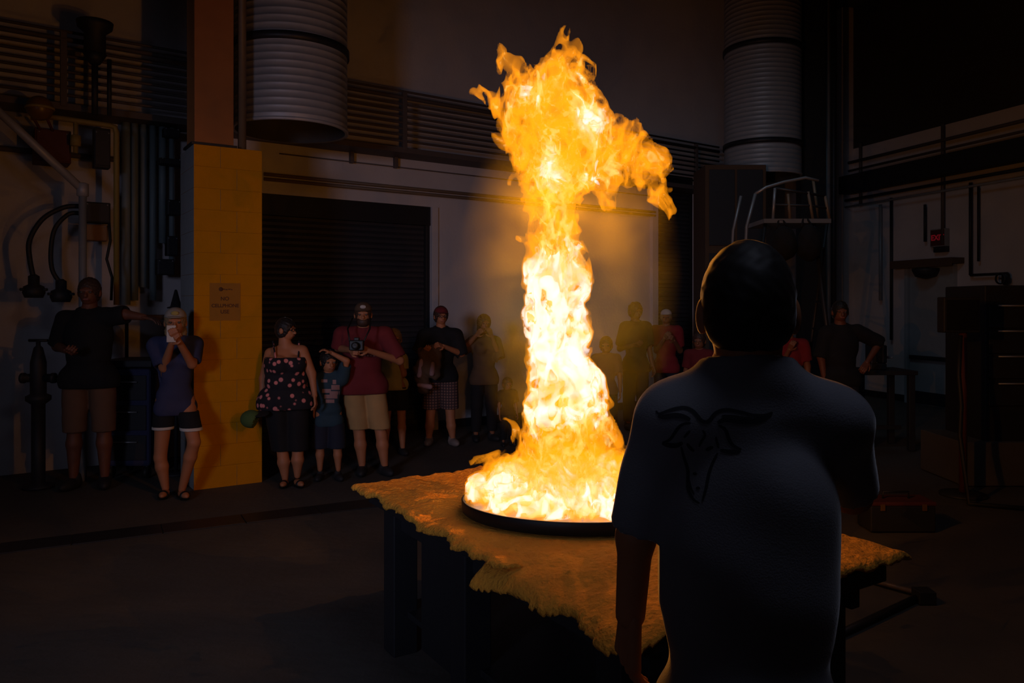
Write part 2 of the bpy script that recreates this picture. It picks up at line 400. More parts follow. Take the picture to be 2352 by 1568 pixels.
        if shirt.get('tank'):
            for sg in (-1, 1):
                p0 = Z*0.76*H+r*sg*0.062*H+f*0.083*H*bw; pm = Z*(zs+0.012*H)+r*sg*0.072*H+f*0.052*H; p1 = Z*(zs+0.052*H)+r*sg*0.075*H; p2 = Z*0.765*H+r*sg*0.06*H-f*0.08*H
                q = Solid(0.004).cone(p0, pm, 0.009, 0.009).cone(pm, p1, 0.009, 0.009).cone(p1, p2, 0.009, 0.009); put('shoulder_strap', [q.net(0.006)], M[shirt['m']], root, T)
        if shirt.get('collar'):
            q = Solid(0.01).cone(Z*(zs+0.03*H)+ln-r*0.02*H, Z*(zs+0.03*H)+ln+r*0.02*H, 0.04*H, 0.04*H)
            q.cut(Z*(zs+0.045*H)+ln, Z+0.35*f); put('collar', [q.net(res*0.7)], M[shirt['m']], root, T)
    else: sh_o = None
    if bottom:
        g = bottom.get('loose', 0.016); S = Solid(0.014*H); L = bottom.get('len', 0.3)*H
        S.ell(Z*0.55*H+ln*0.5, (0.09*H*fat+g*0.7, 0.066*H*fat+g*0.7, 0.08*H), yw)
        for sd in 'LR':
            hp, k_, an = LG[sd]
            w0 = 0.052*H*(0.65+0.35*fat)+g*0.6
            if L > 0.2*H: t = min(1.0, (hp[2]-L)/max(hp[2]-k_[2], 1e-3)); e = hp+(k_-hp)*t; S.cone(hp, e+(k_-hp)*0.06, w0, bottom.get('cuff', 0.044)*H+g)
            else: S.cone(hp, k_, w0, 0.038*H+g); e = k_+(an-k_)*((k_[2]-L)/max(k_[2]-an[2], 1e-3)); S.cone(k_, e, 0.038*H+g, bottom.get('cuff', 0.030)*H+g)
        if bottom.get('skirt'):
            zt = 0.56*H
            for q in range(3): S.ell(Z*(zt-(zt-L)*0.35*q), (0.09*H*fat+g+0.014*H*q, 0.07*H*fat+g+0.01*H*q, 0.09*H), yw)
        S.noise = folds(0.003); S.cut(Z*(min(0.60, (shirt or {}).get('hem', 0.585)+0.02)*H), Z); S.cut(Z*L, -Z)
        bo = put(bottom.get('name', 'shorts'), [S.net(res*0.9)], M[bottom['m']], root, T)
        if bottom.get('trim'):
            S2 = Solid(0.014*H); S2.pr = S.pr; S2.noise = lambda X, Y, Zz: S.noise(X, Y, Zz)+0.003; S2.cut(Z*(L+0.016*H), Z); S2.cut(Z*(L-0.002), -Z)
            put('hem_trim', [S2.net(res*0.6)], M[bottom['trim']], bo, T)
    if hair:
        g = hair.get('g', 0.011); S = Solid(0.01)
        S.ell(hc+Z*hrz*0.2-hf*hry*0.1, (hrx+g, hry*0.97+g, hrz*0.84+g), hyw)
        S.ell(hc-Z*hrz*0.1-hf*hry*0.28, (hrx*0.97+g*0.8, hry*0.72+g, hrz*hair.get('back', 0.72)), hyw)
        K = Solid(0.01); lo_ = hair.get('line', 0.38)
        K.ell(hc-Z*hrz*(1.0-lo_)+hf*hry*1.0, (hrx*0.88, hry*1.08, hrz*1.0), hyw); S.sub(K)
        if not hair.get('long'):
            for sg in (-1, 1): S.sub(Solid(0.004).ell(hc+hr*sg*hrx*1.22-Z*hrz*0.12-hf*hry*0.1, (hrx*0.36, hry*0.32, hrz*0.36), hyw))
        if hair.get('nape'): S.ell(hc-Z*hrz*0.22-hf*hry*0.42, (hrx*0.93, hry*0.5, hrz*0.42), hyw)
        if hair.get('long'):
            S.ell(hc-Z*hrz*0.7-hf*hry*0.5, (hrx*1.15, hry*0.6, hrz*hair['long']), hyw)
        if hair.get('puff'):
            for q in range(14):
                a = rnd.random()*2*math.pi; b = 0.2+rnd.random()*1.1
                S.ell(hc+Z*hrz*0.25+hr*math.cos(a)*math.sin(b)*hrx*1.15+hf*(math.sin(a)*math.sin(b)*hry-hry*0.15)+Z*math.cos(b)*hrz*0.8, (hrx*hair['puff'],)*3)
        S.noise = lambda X, Y, Zz: hair.get('n', 0.003)*(np.sin(X*170+4*np.sin(Zz*60))*np.sin(Y*150)+0.5*np.sin(Zz*210+X*90))
        put('hair', [S.net(0.007 if res > 0.01 else 0.005)], M[hair['m']], root, T)
    if hat:
        S = Solid(0.006); hz = hc+Z*hrz*0.42
        S.ell(hz-hf*hry*0.05, (hrx*1.13, hry*1.08, hrz*0.72), hyw); S.cut(hz-Z*hrz*0.05, -Z)
        ho = put('cap', [S.net(0.007)], M[hat['m']], root, T)
        S = Solid(0.004); bw_ = hat.get('brim', 0.6)
        if hat.get('round'): S.ell(hz-Z*hrz*0.02, (hrx*1.75, hry*1.6, hrz*0.1), hyw)
        else: S.ell(hz-Z*hrz*0.02+hf*hry*(0.85+bw_*0.3), (hrx*0.85, hry*bw_, hrz*0.08), hyw, 0)
        put('brim', [S.net(0.005)], M[hat.get('brim_m', hat['m'])], ho, T)
        if hat.get('badge'):
            put('cap_badge', [Solid(0.002).ell(hz+hf*hry*1.02+Z*hrz*0.28, (hrx*0.4, hry*0.07, hrz*0.17), hyw, 0).net(0.004)], M[hat['badge']], ho, T)
    if beard: put('beard', [Solid(0.01).ell(hc-Z*hrz*0.62+hf*hry*0.35, (hrx*0.86, hry*0.72, hrz*0.5), hyw).sub(Solid(0.003).ell(hc-Z*hrz*0.1+hf*hry*0.9, (hrx*0.8, hry*0.6, hrz*0.34), hyw)).net(0.006)], M[beard], root, T)
    if glasses:
        bm = bmesh.new()
        for sg in (-1, 1):
            c = hc+hr*sg*hrx*0.42+Z*hrz*0.03+hf*hry*1.05
            add_tube(bm, [c+hr*math.cos(a)*hrx*0.32+Z*math.sin(a)*hrz*0.15 for a in np.linspace(0, 2*math.pi, 17)], 0.0025, 6)
            add_tube(bm, [c+hr*sg*hrx*0.32, hc+hr*sg*hrx*1.03+Z*hrz*0.03], 0.0025, 6)
        add_tube(bm, [hc-hr*hrx*0.1+Z*hrz*0.05+hf*hry*1.08, hc+hr*hrx*0.1+Z*hrz*0.05+hf*hry*1.08], 0.0025, 6)
        me = bm_mesh(bm); me.transform(Matrix.Translation(T)); link('glasses', me, M['black'], root)
    for sd in 'LR':
        hp, k_, an = LG[sd]; ff = f.copy(); sg = -1 if sd == 'L' else 1
        ff = ff+r*sg*0.25; ff /= np.linalg.norm(ff); base = np.array([an[0], an[1], 0.0])
        S = Solid(0.02); S.ell(base+ff*0.03*H+Z*0.024*H, (0.03*H, 0.075*H, 0.028*H), math.atan2(ff[1], ff[0])+math.pi/2)
        if shoes != 'sandal': S.cone(base-ff*0.015*H+Z*0.035*H, base-ff*0.012*H+Z*0.052*H, 0.029*H, 0.027*H)
        S.ell(base-ff*0.012*H+Z*0.022*H, (0.027*H, 0.032*H, 0.026*H)); S.cut(base+Z*0.001, -Z)
        if shoes == 'sandal':
            S.cut(Z*0.017*H, Z); sb = Solid(0.015).ell(base+ff*0.028*H+Z*0.024*H, (0.023*H, 0.066*H, 0.02*H), math.atan2(ff[1], ff[0])+math.pi/2)
            put('foot', [sb.net(0.008)], M[skin], root, T)
            st_ = Solid(0.004).ell(base+ff*0.05*H+Z*0.02*H, (0.028*H, 0.016*H, 0.027*H), math.atan2(ff[1], ff[0])+math.pi/2); put('sandal', [S.net(0.008), st_.net(0.006)], M['black'], root, T)
        else: put('shoe', [S.net(0.008)], M[shoes or 'shoe'], root, T)
    return root, sh_o, J, T, s
def drape(name, target, polys, m, parent, off=0.0015, closed=True, step=4.0):
    """flat print: each outline (photo pixels, seen straight on) laid onto the cloth surface"""
    from mathutils.bvhtree import BVHTree
    me = target.data; base = ORG[target]
    bvh = BVHTree.FromPolygons([v.co+base for v in me.vertices], [tuple(p.vertices) for p in me.polygons])
    bm = bmesh.new(); O = Vector((0, 0, CAMH))
    def hit(x, y):
        dr = (P(x, y, 1.0)-O).normalized(); h = bvh.ray_cast(O, dr); return (h[0]-dr*off) if h[0] is not None else None
    for poly in polys:
        if poly[0] == 'line':
            pts = poly[2]; wd = poly[1]; dense = []
            for a, b in zip(pts[:-1], pts[1:]):
                n = max(1, int(math.dist(a, b)/step)); dense += [(a[0]+(b[0]-a[0])*i/n, a[1]+(b[1]-a[1])*i/n) for i in range(n)]
            dense.append(pts[-1]); prev = None; N = len(dense)
            sm = [tuple(sum(dense[min(max(i+k, 0), N-1)][j] for k in (-2, -1, 0, 1, 2))/5 for j in (0, 1)) for i in range(N)]
            for i, p in enumerate(sm):
                q = sm[min(i+1, N-1)]; o = sm[max(i-1, 0)]; tx, ty = q[0]-o[0], q[1]-o[1]; l = math.hypot(tx, ty) or 1
                ww = wd*(0.45+0.55*math.sin(math.pi*min(max(i/(N-1), 0.0), 1.0))**0.6)/2
                A = hit(p[0]-ty/l*ww, p[1]+tx/l*ww); B = hit(p[0]+ty/l*ww, p[1]-tx/l*ww)
                cur = (bm.verts.new(A), bm.verts.new(B)) if A and B else None
                if cur and prev: bm.faces.new((prev[0], prev[1], cur[1], cur[0]))
                prev = cur
        else:                                            # rectangle x0,y0,x1,y1 split into cells
            x0, y0, x1, y1 = poly[1]; nx = max(1, int((x1-x0)/step)); ny = max(1, int((y1-y0)/step)); g = {}
            for i in range(nx+1):
                for j in range(ny+1):
                    h = hit(x0+(x1-x0)*i/nx, y0+(y1-y0)*j/ny); g[i, j] = bm.verts.new(h) if h else None
            for i in range(nx):
                for j in range(ny):
                    q = [g[i, j], g[i+1, j], g[i+1, j+1], g[i, j+1]]
                    if all(q): bm.faces.new(q)
    return link(name, bm_mesh(bm), m, parent)
# ---------------------------------------------------------------- palette
mk('concrete', (0.085, 0.078, 0.07), 0.75, var=0.3, scale=1.6, bump=0.25, bscale=12)
mk('wall', (0.56, 0.54, 0.56), 0.85, var=0.12, scale=2.0, bump=0.15, bscale=25)
mk('wall_upper_dark', (0.035, 0.032, 0.03), 0.9, var=0.12, scale=2.0); mk('wall_dark', (0.10, 0.10, 0.11), 0.85, var=0.12, scale=2.0)
mk('yellow_paint', (0.62, 0.25, 0.003), 0.9, var=0.08, scale=3, bump=0.2, bscale=60)
mk('flank_daylight_grey', (0.30, 0.31, 0.32), 0.85); mk('mortar', (0.38, 0.16, 0.006), 0.9)
mk('slat', (0.05, 0.05, 0.06), 0.5, 0.3)
mk('steel_dark', (0.03, 0.03, 0.035), 0.5, 0.4); mk('steel_red', (0.34, 0.12, 0.03), 0.6); mk('steel_grey', (0.3, 0.3, 0.32), 0.4, 0.5)
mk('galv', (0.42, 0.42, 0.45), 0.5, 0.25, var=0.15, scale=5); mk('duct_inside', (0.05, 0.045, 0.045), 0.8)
mk('rail', (0.10, 0.08, 0.075), 0.6); mk('conduit', (0.16, 0.11, 0.07), 0.5); mk('conduit_light', (0.34, 0.36, 0.38), 0.4, 0.3)
mk('pipe_blue', (0.20, 0.26, 0.28), 0.5); mk('box_dark', (0.02, 0.02, 0.024), 0.6); mk('yellow_pipe', (0.30, 0.22, 0.05), 0.6); mk('orange', (0.16, 0.08, 0.015), 0.35)
mk('red_dark', (0.10, 0.02, 0.015), 0.7); mk('rubber', (0.015, 0.015, 0.015), 0.6); mk('paper', (0.38, 0.16, 0.012), 0.8); mk('ink', (0.12, 0.05, 0.02), 0.9); mk('black', (0.008, 0.008, 0.008), 0.5)
mk('tray', (0.012, 0.011, 0.011), 0.55, 0.3); mk('fuel', (0.25, 0.13, 0.05), 0.25)
mk('exit_red', (0.30, 0.01, 0.02), 0.5, emit=0.35); mk('exit_body', (0.25, 0.25, 0.25), 0.6); mk('door_paint', (0.33, 0.36, 0.38), 0.6)
mk('orange_box', (0.30, 0.16, 0.07), 0.8)
mk('skin', (0.46, 0.18, 0.08), 0.6, var=0.06); mk('skin_tan', (0.28, 0.11, 0.05), 0.6, var=0.06); mk('skin_dark', (0.17, 0.06, 0.03), 0.6, var=0.06)
mk('eye', (0.10, 0.08, 0.07), 0.2); mk('lips', (0.32, 0.10, 0.08), 0.6); mk('shoe', (0.02, 0.02, 0.022), 0.7); mk('shoe_light', (0.25, 0.2, 0.18), 0.7)
mk('hair_black', (0.012, 0.009, 0.008), 0.6, var=0.4, scale=60); mk('hair_brown', (0.06, 0.03, 0.018), 0.6, var=0.4, scale=60); mk('hair_blond', (0.3, 0.2, 0.1), 0.6)
mk('grey_tee', (0.22, 0.22, 0.25), 0.95, var=0.1, scale=14, bump=0.15, bscale=300); mk('print_dark', (0.03, 0.03, 0.04), 0.9)
mk('navy', (0.015, 0.018, 0.035), 0.9); mk('black_cloth', (0.007, 0.007, 0.009), 0.9); mk('khaki', (0.42, 0.25, 0.10), 0.9, var=0.15); mk('khaki_dark', (0.16, 0.08, 0.045), 0.9)
mk('maroon', (0.16, 0.015, 0.018), 0.9); mk('red_cloth', (0.25, 0.015, 0.02), 0.9); mk('blue_cloth', (0.035, 0.04, 0.10), 0.9); mk('teal_cloth', (0.02, 0.05, 0.075), 0.9)
mk('yellow_cloth', (0.38, 0.30, 0.09), 0.9); mk('white_cloth', (0.6, 0.55, 0.5), 0.9); mk('cap_grey', (0.35, 0.3, 0.25), 0.9); mk('cap_white', (0.5, 0.45, 0.42), 0.9); mk('brown_cloth', (0.10, 0.055, 0.03), 0.9)
mk('green_cap', (0.06, 0.11, 0.03), 0.9); mk('pink_cloth', (0.34, 0.2, 0.2), 0.9); mk('lilac', (0.35, 0.25, 0.5), 0.7)
b_ = M['grey_tee'].node_tree.nodes['Principled BSDF']; b_.inputs['Sheen Weight'].default_value = 1.0; b_.inputs['Sheen Roughness'].default_value = 0.25
b_ = M['hair_black'].node_tree.nodes['Principled BSDF']; b_.inputs['Sheen Weight'].default_value = 0.5; b_.inputs['Sheen Roughness'].default_value = 0.2
M['yellow_paint'].node_tree.nodes['Principled BSDF'].inputs['Specular IOR Level'].default_value = 0.1
M['floral'] = mat_flowers('floral'); M['plaid'] = mat_plaid('plaid')

# ---------------------------------------------------------------- room
def dback(x): return 3150.0/(0.1063*(3690-x))
def dright(x): return 3150.0/(0.15*(x-600))
def BW(x, y, off=0.0): d = dback(x); p = P(x, y, d); return p+BN*off           # a point on the back wall, off metres into the room
def RW(x, y, off=0.0): d = dright(x); p = P(x, y, d); return p+RN*off
_a = P(605, 700, dback(605)); _b = P(1490, 700, dback(1490)); BU = (_b-_a).normalized(); BN = Vector((BU.y, -BU.x, 0))
_a = P(1900, 700, dright(1900)); _b = P(2352, 700, dright(2352)); RU = (_b-_a).normalized(); RN = Vector((RU.y, -RU.x, 0))
CORNER = P(1881, 700, dback(1881)); HZ = 7.6
def wall(name, a, b, m, t=0.25, z0=0.0, z1=HZ, out=None):
    a = Vector((a[0], a[1], 0)); b = Vector((b[0], b[1], 0)); u = (b-a).normalized(); n = Vector((u.y, -u.x, 0))
    if out is not None and n.dot(out) < 0: n = -n
    c = (a+b)/2+n*t/2; c.z = (z0+z1)/2
    return tag(box(name, c, ((b-a).length, t, z1-z0), m, ux=u, bev=0), kind='structure')
fl = bmesh.new(); add_box(fl, (2.5, 4, -0.1), (30, 30, 0.2)); tag(link('floor', bm_mesh(fl), M['concrete']), kind='structure')
cl = bmesh.new(); add_box(cl, (2.5, 4, HZ+0.1), (30, 30, 0.2)); tag(link('ceiling', bm_mesh(cl), M['wall_dark']), kind='structure')
# back wall in three pieces round the roll-up doors
def on_wall(x): p = P(x, 700, dback(x)); return (p.x, p.y)
L0 = tuple((Vector(on_wall(445))-Vector((BU.x, BU.y))*6.0)[:2]); C2 = (CORNER.x, CORNER.y)
d1a, d1b = on_wall(470), on_wall(990); d2a, d2b = on_wall(1500), on_wall(1598)
zt1 = 3.12; zt2 = CAMH+300*dback(1529)/F
W = M['wall']; o_ = -BN
wall('wall_back', L0, d1a, W, out=o_); wall('wall_back', d1b, d2a, W, out=o_); wall('wall_back', d2b, C2, W, out=o_)
wall('wall_back', d1a, d1b, W, z0=zt1, out=o_); wall('wall_back', d2a, d2b, W, z0=zt2, out=o_)
R1 = CORNER-RU*0+RU*0; rend = P(2352, 700, dright(2352)); rend = rend+(rend-CORNER).normalized()*14
wall('wall_right', C2, (rend.x, rend.y), W, z1=4.82, out=-RN); wall('wall_right', C2, (rend.x, rend.y), M['wall_upper_dark'], z0=4.82, out=-RN)  # two-tone right wall: dark colour above the edge, lighter below
wall('wall_left', L0, (L0[0]+0.5, -7.5), M['wall_dark'], out=Vector((-1, 0, 0)))
wall('wall_front', (L0[0]+0.5, -7.5), (rend.x, -7.5), M['wall_dark'], out=Vector((0, -1, 0)))
def baseboard(name, a, b, n): c = (Vector(a)+Vector(b))/2+n*0.012; c.z = 0.06; return tag(box(name, c, ((Vector(b)-Vector(a)).length, 0.02, 0.12), M['steel_dark'], ux=(Vector(b)-Vector(a)).normalized(), bev=0), kind='structure')
v3 = lambda p: Vector((p[0], p[1], 0))
baseboard('baseboard_back', v3(d1b), v3(d2a), BN); baseboard('baseboard_right', v3(C2), v3((rend.x, rend.y)), RN)
def rollup(n, a, b, zt, sl=0.076):
    root = tag(thing('door_%d' % n, (v3(a)+v3(b))/2-BN*0.12, None, None), kind='structure')
    wd = (v3(b)-v3(a)).length; c = (v3(a)+v3(b))/2-BN*0.12
    bm = bmesh.new(); prof = [(0, 0), (-0.012, 0.012), (-0.012, 0.05), (0, 0.066), (0.003, 0.074)]
    vs = [[bm.verts.new(c+BU*sx*wd/2+BN*(-q[0])+Vector((0, 0, q[1]))) for q in prof] for sx in (-1, 1)]
    for i in range(4): bm.faces.new((vs[0][i], vs[1][i], vs[1][i+1], vs[0][i+1]))
    bk = [[bm.verts.new(c+BU*sx*wd/2-BN*0.02+Vector((0, 0, z))) for z in (0, 0.074)] for sx in (-1, 1)]
    bm.faces.new((bk[0][0], bk[0][1], bk[1][1], bk[1][0])); bmesh.ops.recalc_face_normals(bm, faces=bm.faces)
    s0 = link('slat', bm_mesh(bm), M['slat'], root)
    for i in range(1, int(zt/sl)): dup(s0, (0, 0, i*sl))
    box('bottom_bar', c+BN*0.02+Vector((0, 0, 0.03)), (wd, 0.05, 0.06), M['steel_dark'], root, BU)
    box('header_hood', c+BN*0.05+Vector((0, 0, zt-0.13)), (wd, 0.12, 0.26), M['steel_dark'], root, BU)
    for sx in (-1, 1): box('side_track', c+BU*sx*(wd/2-0.03)+BN*0.05+Vector((0, 0, zt/2)), (0.06, 0.07, zt), M['steel_dark'], root, BU)
rollup(1, d1a, d1b, zt1); rollup(2, d2a, d2b, zt2)
bm = bmesh.new(); c = v3(d1b)+BU*0.05+BN*0.01; c.z = zt1/2; add_box(bm, c, (0.1, 0.05, zt1), BU, 0.004); tag(link('trim_1', bm_mesh(bm), M['wall']), kind='structure')
for k, x in ((2, d2a), (3, d2b)):
    c = v3(x)+BN*0.02; c.z = zt2/2; tag(box('trim_%d' % k, c, (0.14, 0.08, zt2+0.1), M['wall'], ux=BU), kind='structure')
# floor drain channel covered with steel plates, running past the column
tr = thing('floor_channel', (-2.0, 6.0, 0), 'dark steel channel cover set in the concrete floor left of the table', 'floor channel')
a = P(-260, 0, 1); p0 = Vector(((-60-1176)*floor_depth(1268)/F, floor_depth(1268), 0)); p1 = Vector(((905-1176)*floor_depth(1150)/F, floor_depth(1150), 0)); u = (p1-p0).normalized(); Ln = (p1-p0).length
pl = None
for i in range(int(Ln/0.61)+1):
    c = p0+u*(i*0.61+0.3)+Vector((0, 0, 0.004))
    if pl is None: pl = box('cover_plate', c, (0.6, 0.28, 0.01), M['steel_dark'], tr, u, 0.002)
    else: dup(pl, u*i*0.61)
# wall pilaster by the far right corner
pc = RW(1938, 700, 0.12); pc.z = HZ/2; tag(box('trim_4', pc, (0.55, 0.24, HZ), M['wall'], ux=RU, bev=0.005), kind='structure')

# ---------------------------------------------------------------- masonry column with the paper notice
ca = Vector(((445-1176)*7.39/F, 7.39, 0)); cb = Vector(((602-1176)*7.74/F, 7.74, 0)); cu = (cb-ca).normalized(); cv = Vector((-cu.y, cu.x, 0)); cw = (cb-ca).length
zc = CAMH+370*7.39/F
col = thing('masonry_column', ca, 'square block column painted yellow with a paper notice on its front face', 'column')
cc = ca+cu*cw/2+cv*cw/2
box('core', cc+Vector((0, 0, zc/2)), (cw-0.012, cw-0.012, zc-0.01), M['mortar'], col, cu, 0)
nc = 16; ch = zc/nc; BL = {}
for i in range(nc):
    lens = (0.62, 0.38) if i % 2 == 0 else (0.38, 0.62); x = 0
    for l in lens:
        l *= cw/1.0
        pos = ca+cu*(x+l/2)+cv*cw/2+Vector((0, 0, i*ch+ch/2)); key = (i % 2, round(x, 3))
        if key not in BL: BL[key] = (box('block', pos, (l-0.0015, cw, ch-0.0015), M['yellow_paint'], col, cu, 0.0018), pos)
        else: dup(BL[key][0], pos-BL[key][1])
        x += l
for b_, _p in BL.values():                       # left flank coloured grey to stand in for bluish daylight on it
    b_.data.materials.append(M['flank_daylight_grey'])
    for f_ in b_.data.polygons:
        if f_.normal.dot(cu) < -0.9: f_.material_index = 1
nn = -cv
def colface(px_, py_, off): # point on the column's front face seen at a pixel
    t = (px_-445)/157.0; # refine along the face
    lo_, hi_ = 0.0, cw
    for _ in range(40):
        m_ = (lo_+hi_)/2; q = ca+cu*m_; 
        if 1176+q.x*F/q.y < px_: lo_ = m_
        else: hi_ = m_
    q = ca+cu*lo_; return Vector((q.x, q.y, CAMH-(py_-HOR)*q.y/F))+nn*off
nt_c = colface(517, 693, 0.004)
no = thing('paper_notice', nt_c, 'paper notice reading NO CELLPHONE USE on the yellow column', 'notice')
box('sheet', nt_c, (0.285, 0.003, 0.36), M['paper'], no, cu, 0)
text('lettering', 'NO', colface(516, 686, 0.007), 0.050, cu, M['ink'], no, 0.0012)
text('lettering', 'CELLPHONE', colface(517, 702, 0.007), 0.046, cu, M['ink'], no, 0.0012)
text('lettering', 'USE', colface(516, 716, 0.007), 0.050, cu, M['ink'], no, 0.0012)
lathe('emblem', colface(507, 664, 0.0058), [(0.001, 0), (0.020, 0), (0.020, 0.0015), (0.001, 0.0015)], M['ink'], no, 20, 'N', nn)
for i, (x0, w_) in enumerate(((514.5, 0.018), (520, 0.02), (526.5, 0.024), (532, 0.012))): box('emblem_stroke', colface(x0, 664+(i % 2), 0.0062), (w_, 0.0015, 0.010), M['ink'], no, cu, 0)
# steel column standing on the masonry one, and the riser beside it
sc_ = ca+cu*0.20+cv*0.22+Vector((0, 0, 0))
x0 = ca+cv*0.02
st = thing('steel_column', Vector((x0.x, x0.y, zc)), 'tall rust red steel column standing on top of the yellow block column', 'column')
box('web', ca+cu*0.19+cv*0.2+Vector((0, 0, (zc+HZ)/2)), (0.24, 0.30, HZ-zc), M['steel_red'], st, cu, 0.01)
box('flange', ca+cu*0.19+cv*0.035+Vector((0, 0, (zc+HZ)/2)), (0.36, 0.03, HZ-zc), M['steel_red'], st, cu, 0.004)
box('flange', ca+cu*0.19+cv*0.365+Vector((0, 0, (zc+HZ)/2)), (0.36, 0.03, HZ-zc), M['steel_red'], st, cu, 0.004)
box('base_plate', ca+cu*0.19+cv*0.2+Vector((0, 0, zc+0.012)), (0.42, 0.4, 0.024), M['steel_dark'], st, cu, 0.003)
q = ca+cu*0.475+cv*0.12
tag(tube('riser_pipe', [q+Vector((0, 0, zc)), q+Vector((0, 0, HZ))], 0.04, M['conduit'], loc=q+Vector((0, 0, zc))), 'thick brown riser pipe beside the rust red steel column', 'pipe')

# ---------------------------------------------------------------- ducts
def duct(px, bot_y, d, rpx, seam_ys, label):
    r = rpx*d/F; c = P(px, 700, d); c.z = 0; zb = CAMH+(HOR-bot_y)*d/F
    root = thing('air_duct', (c.x, c.y, zb), label, 'duct')
    prof = []; z = zb
    while z < HZ-0.09: prof += [(r, z), (r, z+0.060), (r+0.0012, z+0.068), (r, z+0.076)]; z += 0.076
    lathe('duct_wall', c, prof, M['galv'], root, 64, caps=False)
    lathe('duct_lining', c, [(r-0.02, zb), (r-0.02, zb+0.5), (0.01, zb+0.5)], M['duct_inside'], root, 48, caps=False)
    lathe('rolled_rim', c, [(r-0.025, zb), (r+0.012, zb-0.005), (r+0.012, zb+0.03), (r-0.02, zb+0.03)], M['galv'], root, 64, caps=False)
    for sy in seam_ys:
        zz = CAMH+(HOR-sy)*d/F; lathe('seam_band', c, [(r-0.01, zz-0.04), (r+0.022, zz-0.04), (r+0.022, zz+0.04), (r-0.01, zz+0.04)], M['steel_dark'], root, 64, caps=False)
duct(668, 303, 8.5, 127, [122], 'wide round metal air duct hanging beside the steel column')
duct(1751, 408, 13.15, 85, [338, 120], 'round metal air duct in the far right corner behind the ladder platform')

# ---------------------------------------------------------------- catwalk rail, conduits on the back wall
cat = thing('catwalk_railing', BW(800, 345, 0.3), 'long dark multi-bar catwalk railing along the back wall', 'railing')
A0 = v3(L0)+BU*0.2; A1 = v3(on_wall(1612))
def along(z, off, r, name, m, parent, a=A0, b=A1): return tube(name, [a+BN*off+Vector((0, 0, z)), b+BN*off+Vector((0, 0, z))], r, m, parent, 8)
bm = bmesh.new(); c = (A0+A1)/2+BN*0.2; c.z = 3.78; add_box(bm, c, ((A1-A0).length, 0.42, 0.07), BU, 0.004); link('walkway', bm_mesh(bm), M['rail'], cat)
for z in (3.90, 3.98, 4.06, 4.14, 4.22, 4.30, 4.38): along(z, 0.39, 0.016, 'rail_bar', M['rail'], cat)
along(4.47, 0.39, 0.028, 'handrail', M['rail'], cat); along(4.55, 0.39, 0.016, 'handrail', M['rail'], cat)
pp = None
for i, x in enumerate((-230, 136, 480, 898, 1180, 1390, 1560)):
    q = v3(on_wall(x))+BN*0.39
    bm = bmesh.new(); add_box(bm, q+Vector((0, 0, 4.16)), (0.06, 0.05, 0.76), BU, 0.004)
    if pp is None: pp = (link('post', bm_mesh(bm), M['rail'], cat), q)
    else: bm.free(); dup(pp[0], q-pp[1])
for x in (804, 905, 1250): q = v3(on_wall(x))+BN*0.05; box('bracket', q+Vector((0, 0, 3.68)), (0.05, 0.06, 0.16), M['rail'], cat, BU)
E0 = v3(on_wall(604)); E1 = v3(on_wall(1500))
def wallpipe(name, z, off, r, m, label, a=E0, b=E1):
    return tag(tube(name, [a+BN*off+Vector((0, 0, z)), b+BN*off+Vector((0, 0, z))], r, m, seg=10, loc=a+BN*off+Vector((0, 0, z))), label, 'conduit')
wallpipe('conduit', 3.345, 0.05, 0.022, M['conduit'], 'upper of two brown conduits running above the roll-up door')
wallpipe('conduit', 3.285, 0.05, 0.022, M['conduit'], 'lower of two brown conduits running above the roll-up door')
wallpipe('conduit', 3.62, 0.03, 0.008, M['rail'], 'thin dark conduit just below the catwalk', v3(on_wall(640)))
wallpipe('conduit', 3.345, 0.06, 0.03, M['rail'], 'dark conduit along the back wall left of the yellow column', A0, v3(on_wall(430)))

# ---------------------------------------------------------------- piping on the left
wl = dback
def WP(x, y, off): return BW(x, y, off)
for i, (x, t, b, r, lb) in enumerate(((284, 268, 700, 0.045, 'leftmost'), (304, 270, 690, 0.036, 'second from left'), (324, 272, 660, 0.036, 'third from left'), (345, 275, 690, 0.036, 'fourth from left'), (367, 285, 560, 0.04, 'fifth from left'), (388, 290, 620, 0.03, 'rightmost'))):
    a, b2 = WP(x, t, 0.14), WP(x, b, 0.14); b2 = Vector((a.x, a.y, b2.z))
    tag(tube('riser_pipe', [a, b2], r, M['pipe_blue'], loc=b2), 'blue-grey vertical pipe, %s of the bank left of the yellow column' % lb, 'pipe', 'vertical pipes left of the column')
def ebox(x0, y0, x1, y1, off, m, label, name='junction_box', cat_='junction box', dep=0.14):
    a, b2 = BW(x0, y0, off), BW(x1, y1, off); c = (a+b2)/2; wd = abs((b2-a).dot(BU)); hh = abs(a.z-b2.z)
    root = thing(name, Vector((c.x, c.y, c.z-hh/2)), label, cat_)
    box('housing', c, (wd, dep, hh), m, root, BU, 0.008); box('lid', c+BN*(dep/2+0.006), (wd*0.9, 0.012, hh*0.9), m, root, BU, 0.004)
    for sx in (-1, 1): lathe('screw', c+BN*(dep/2+0.012)+BU*sx*wd*0.38+Vector((0, 0, hh*0.38)), [(0.001, 0), (0.008, 0), (0.008, 0.004), (0.001, 0.004)], M['steel_grey'], root, 8, 'N', BN)
    return root
ebox(364, 303, 400, 326, 0.22, M['box_dark'], 'dark junction box highest on the pipe bank'); ebox(352, 372, 402, 390, 0.28, M['box_dark'], 'wide dark junction box below the highest one')
ebox(372, 464, 402, 500, 0.22, M['box_dark'], 'dark junction box beside the pipes at mid height'); ebox(372, 545, 396, 590, 0.2, M['box_dark'], 'small dark junction box above the lowest one')
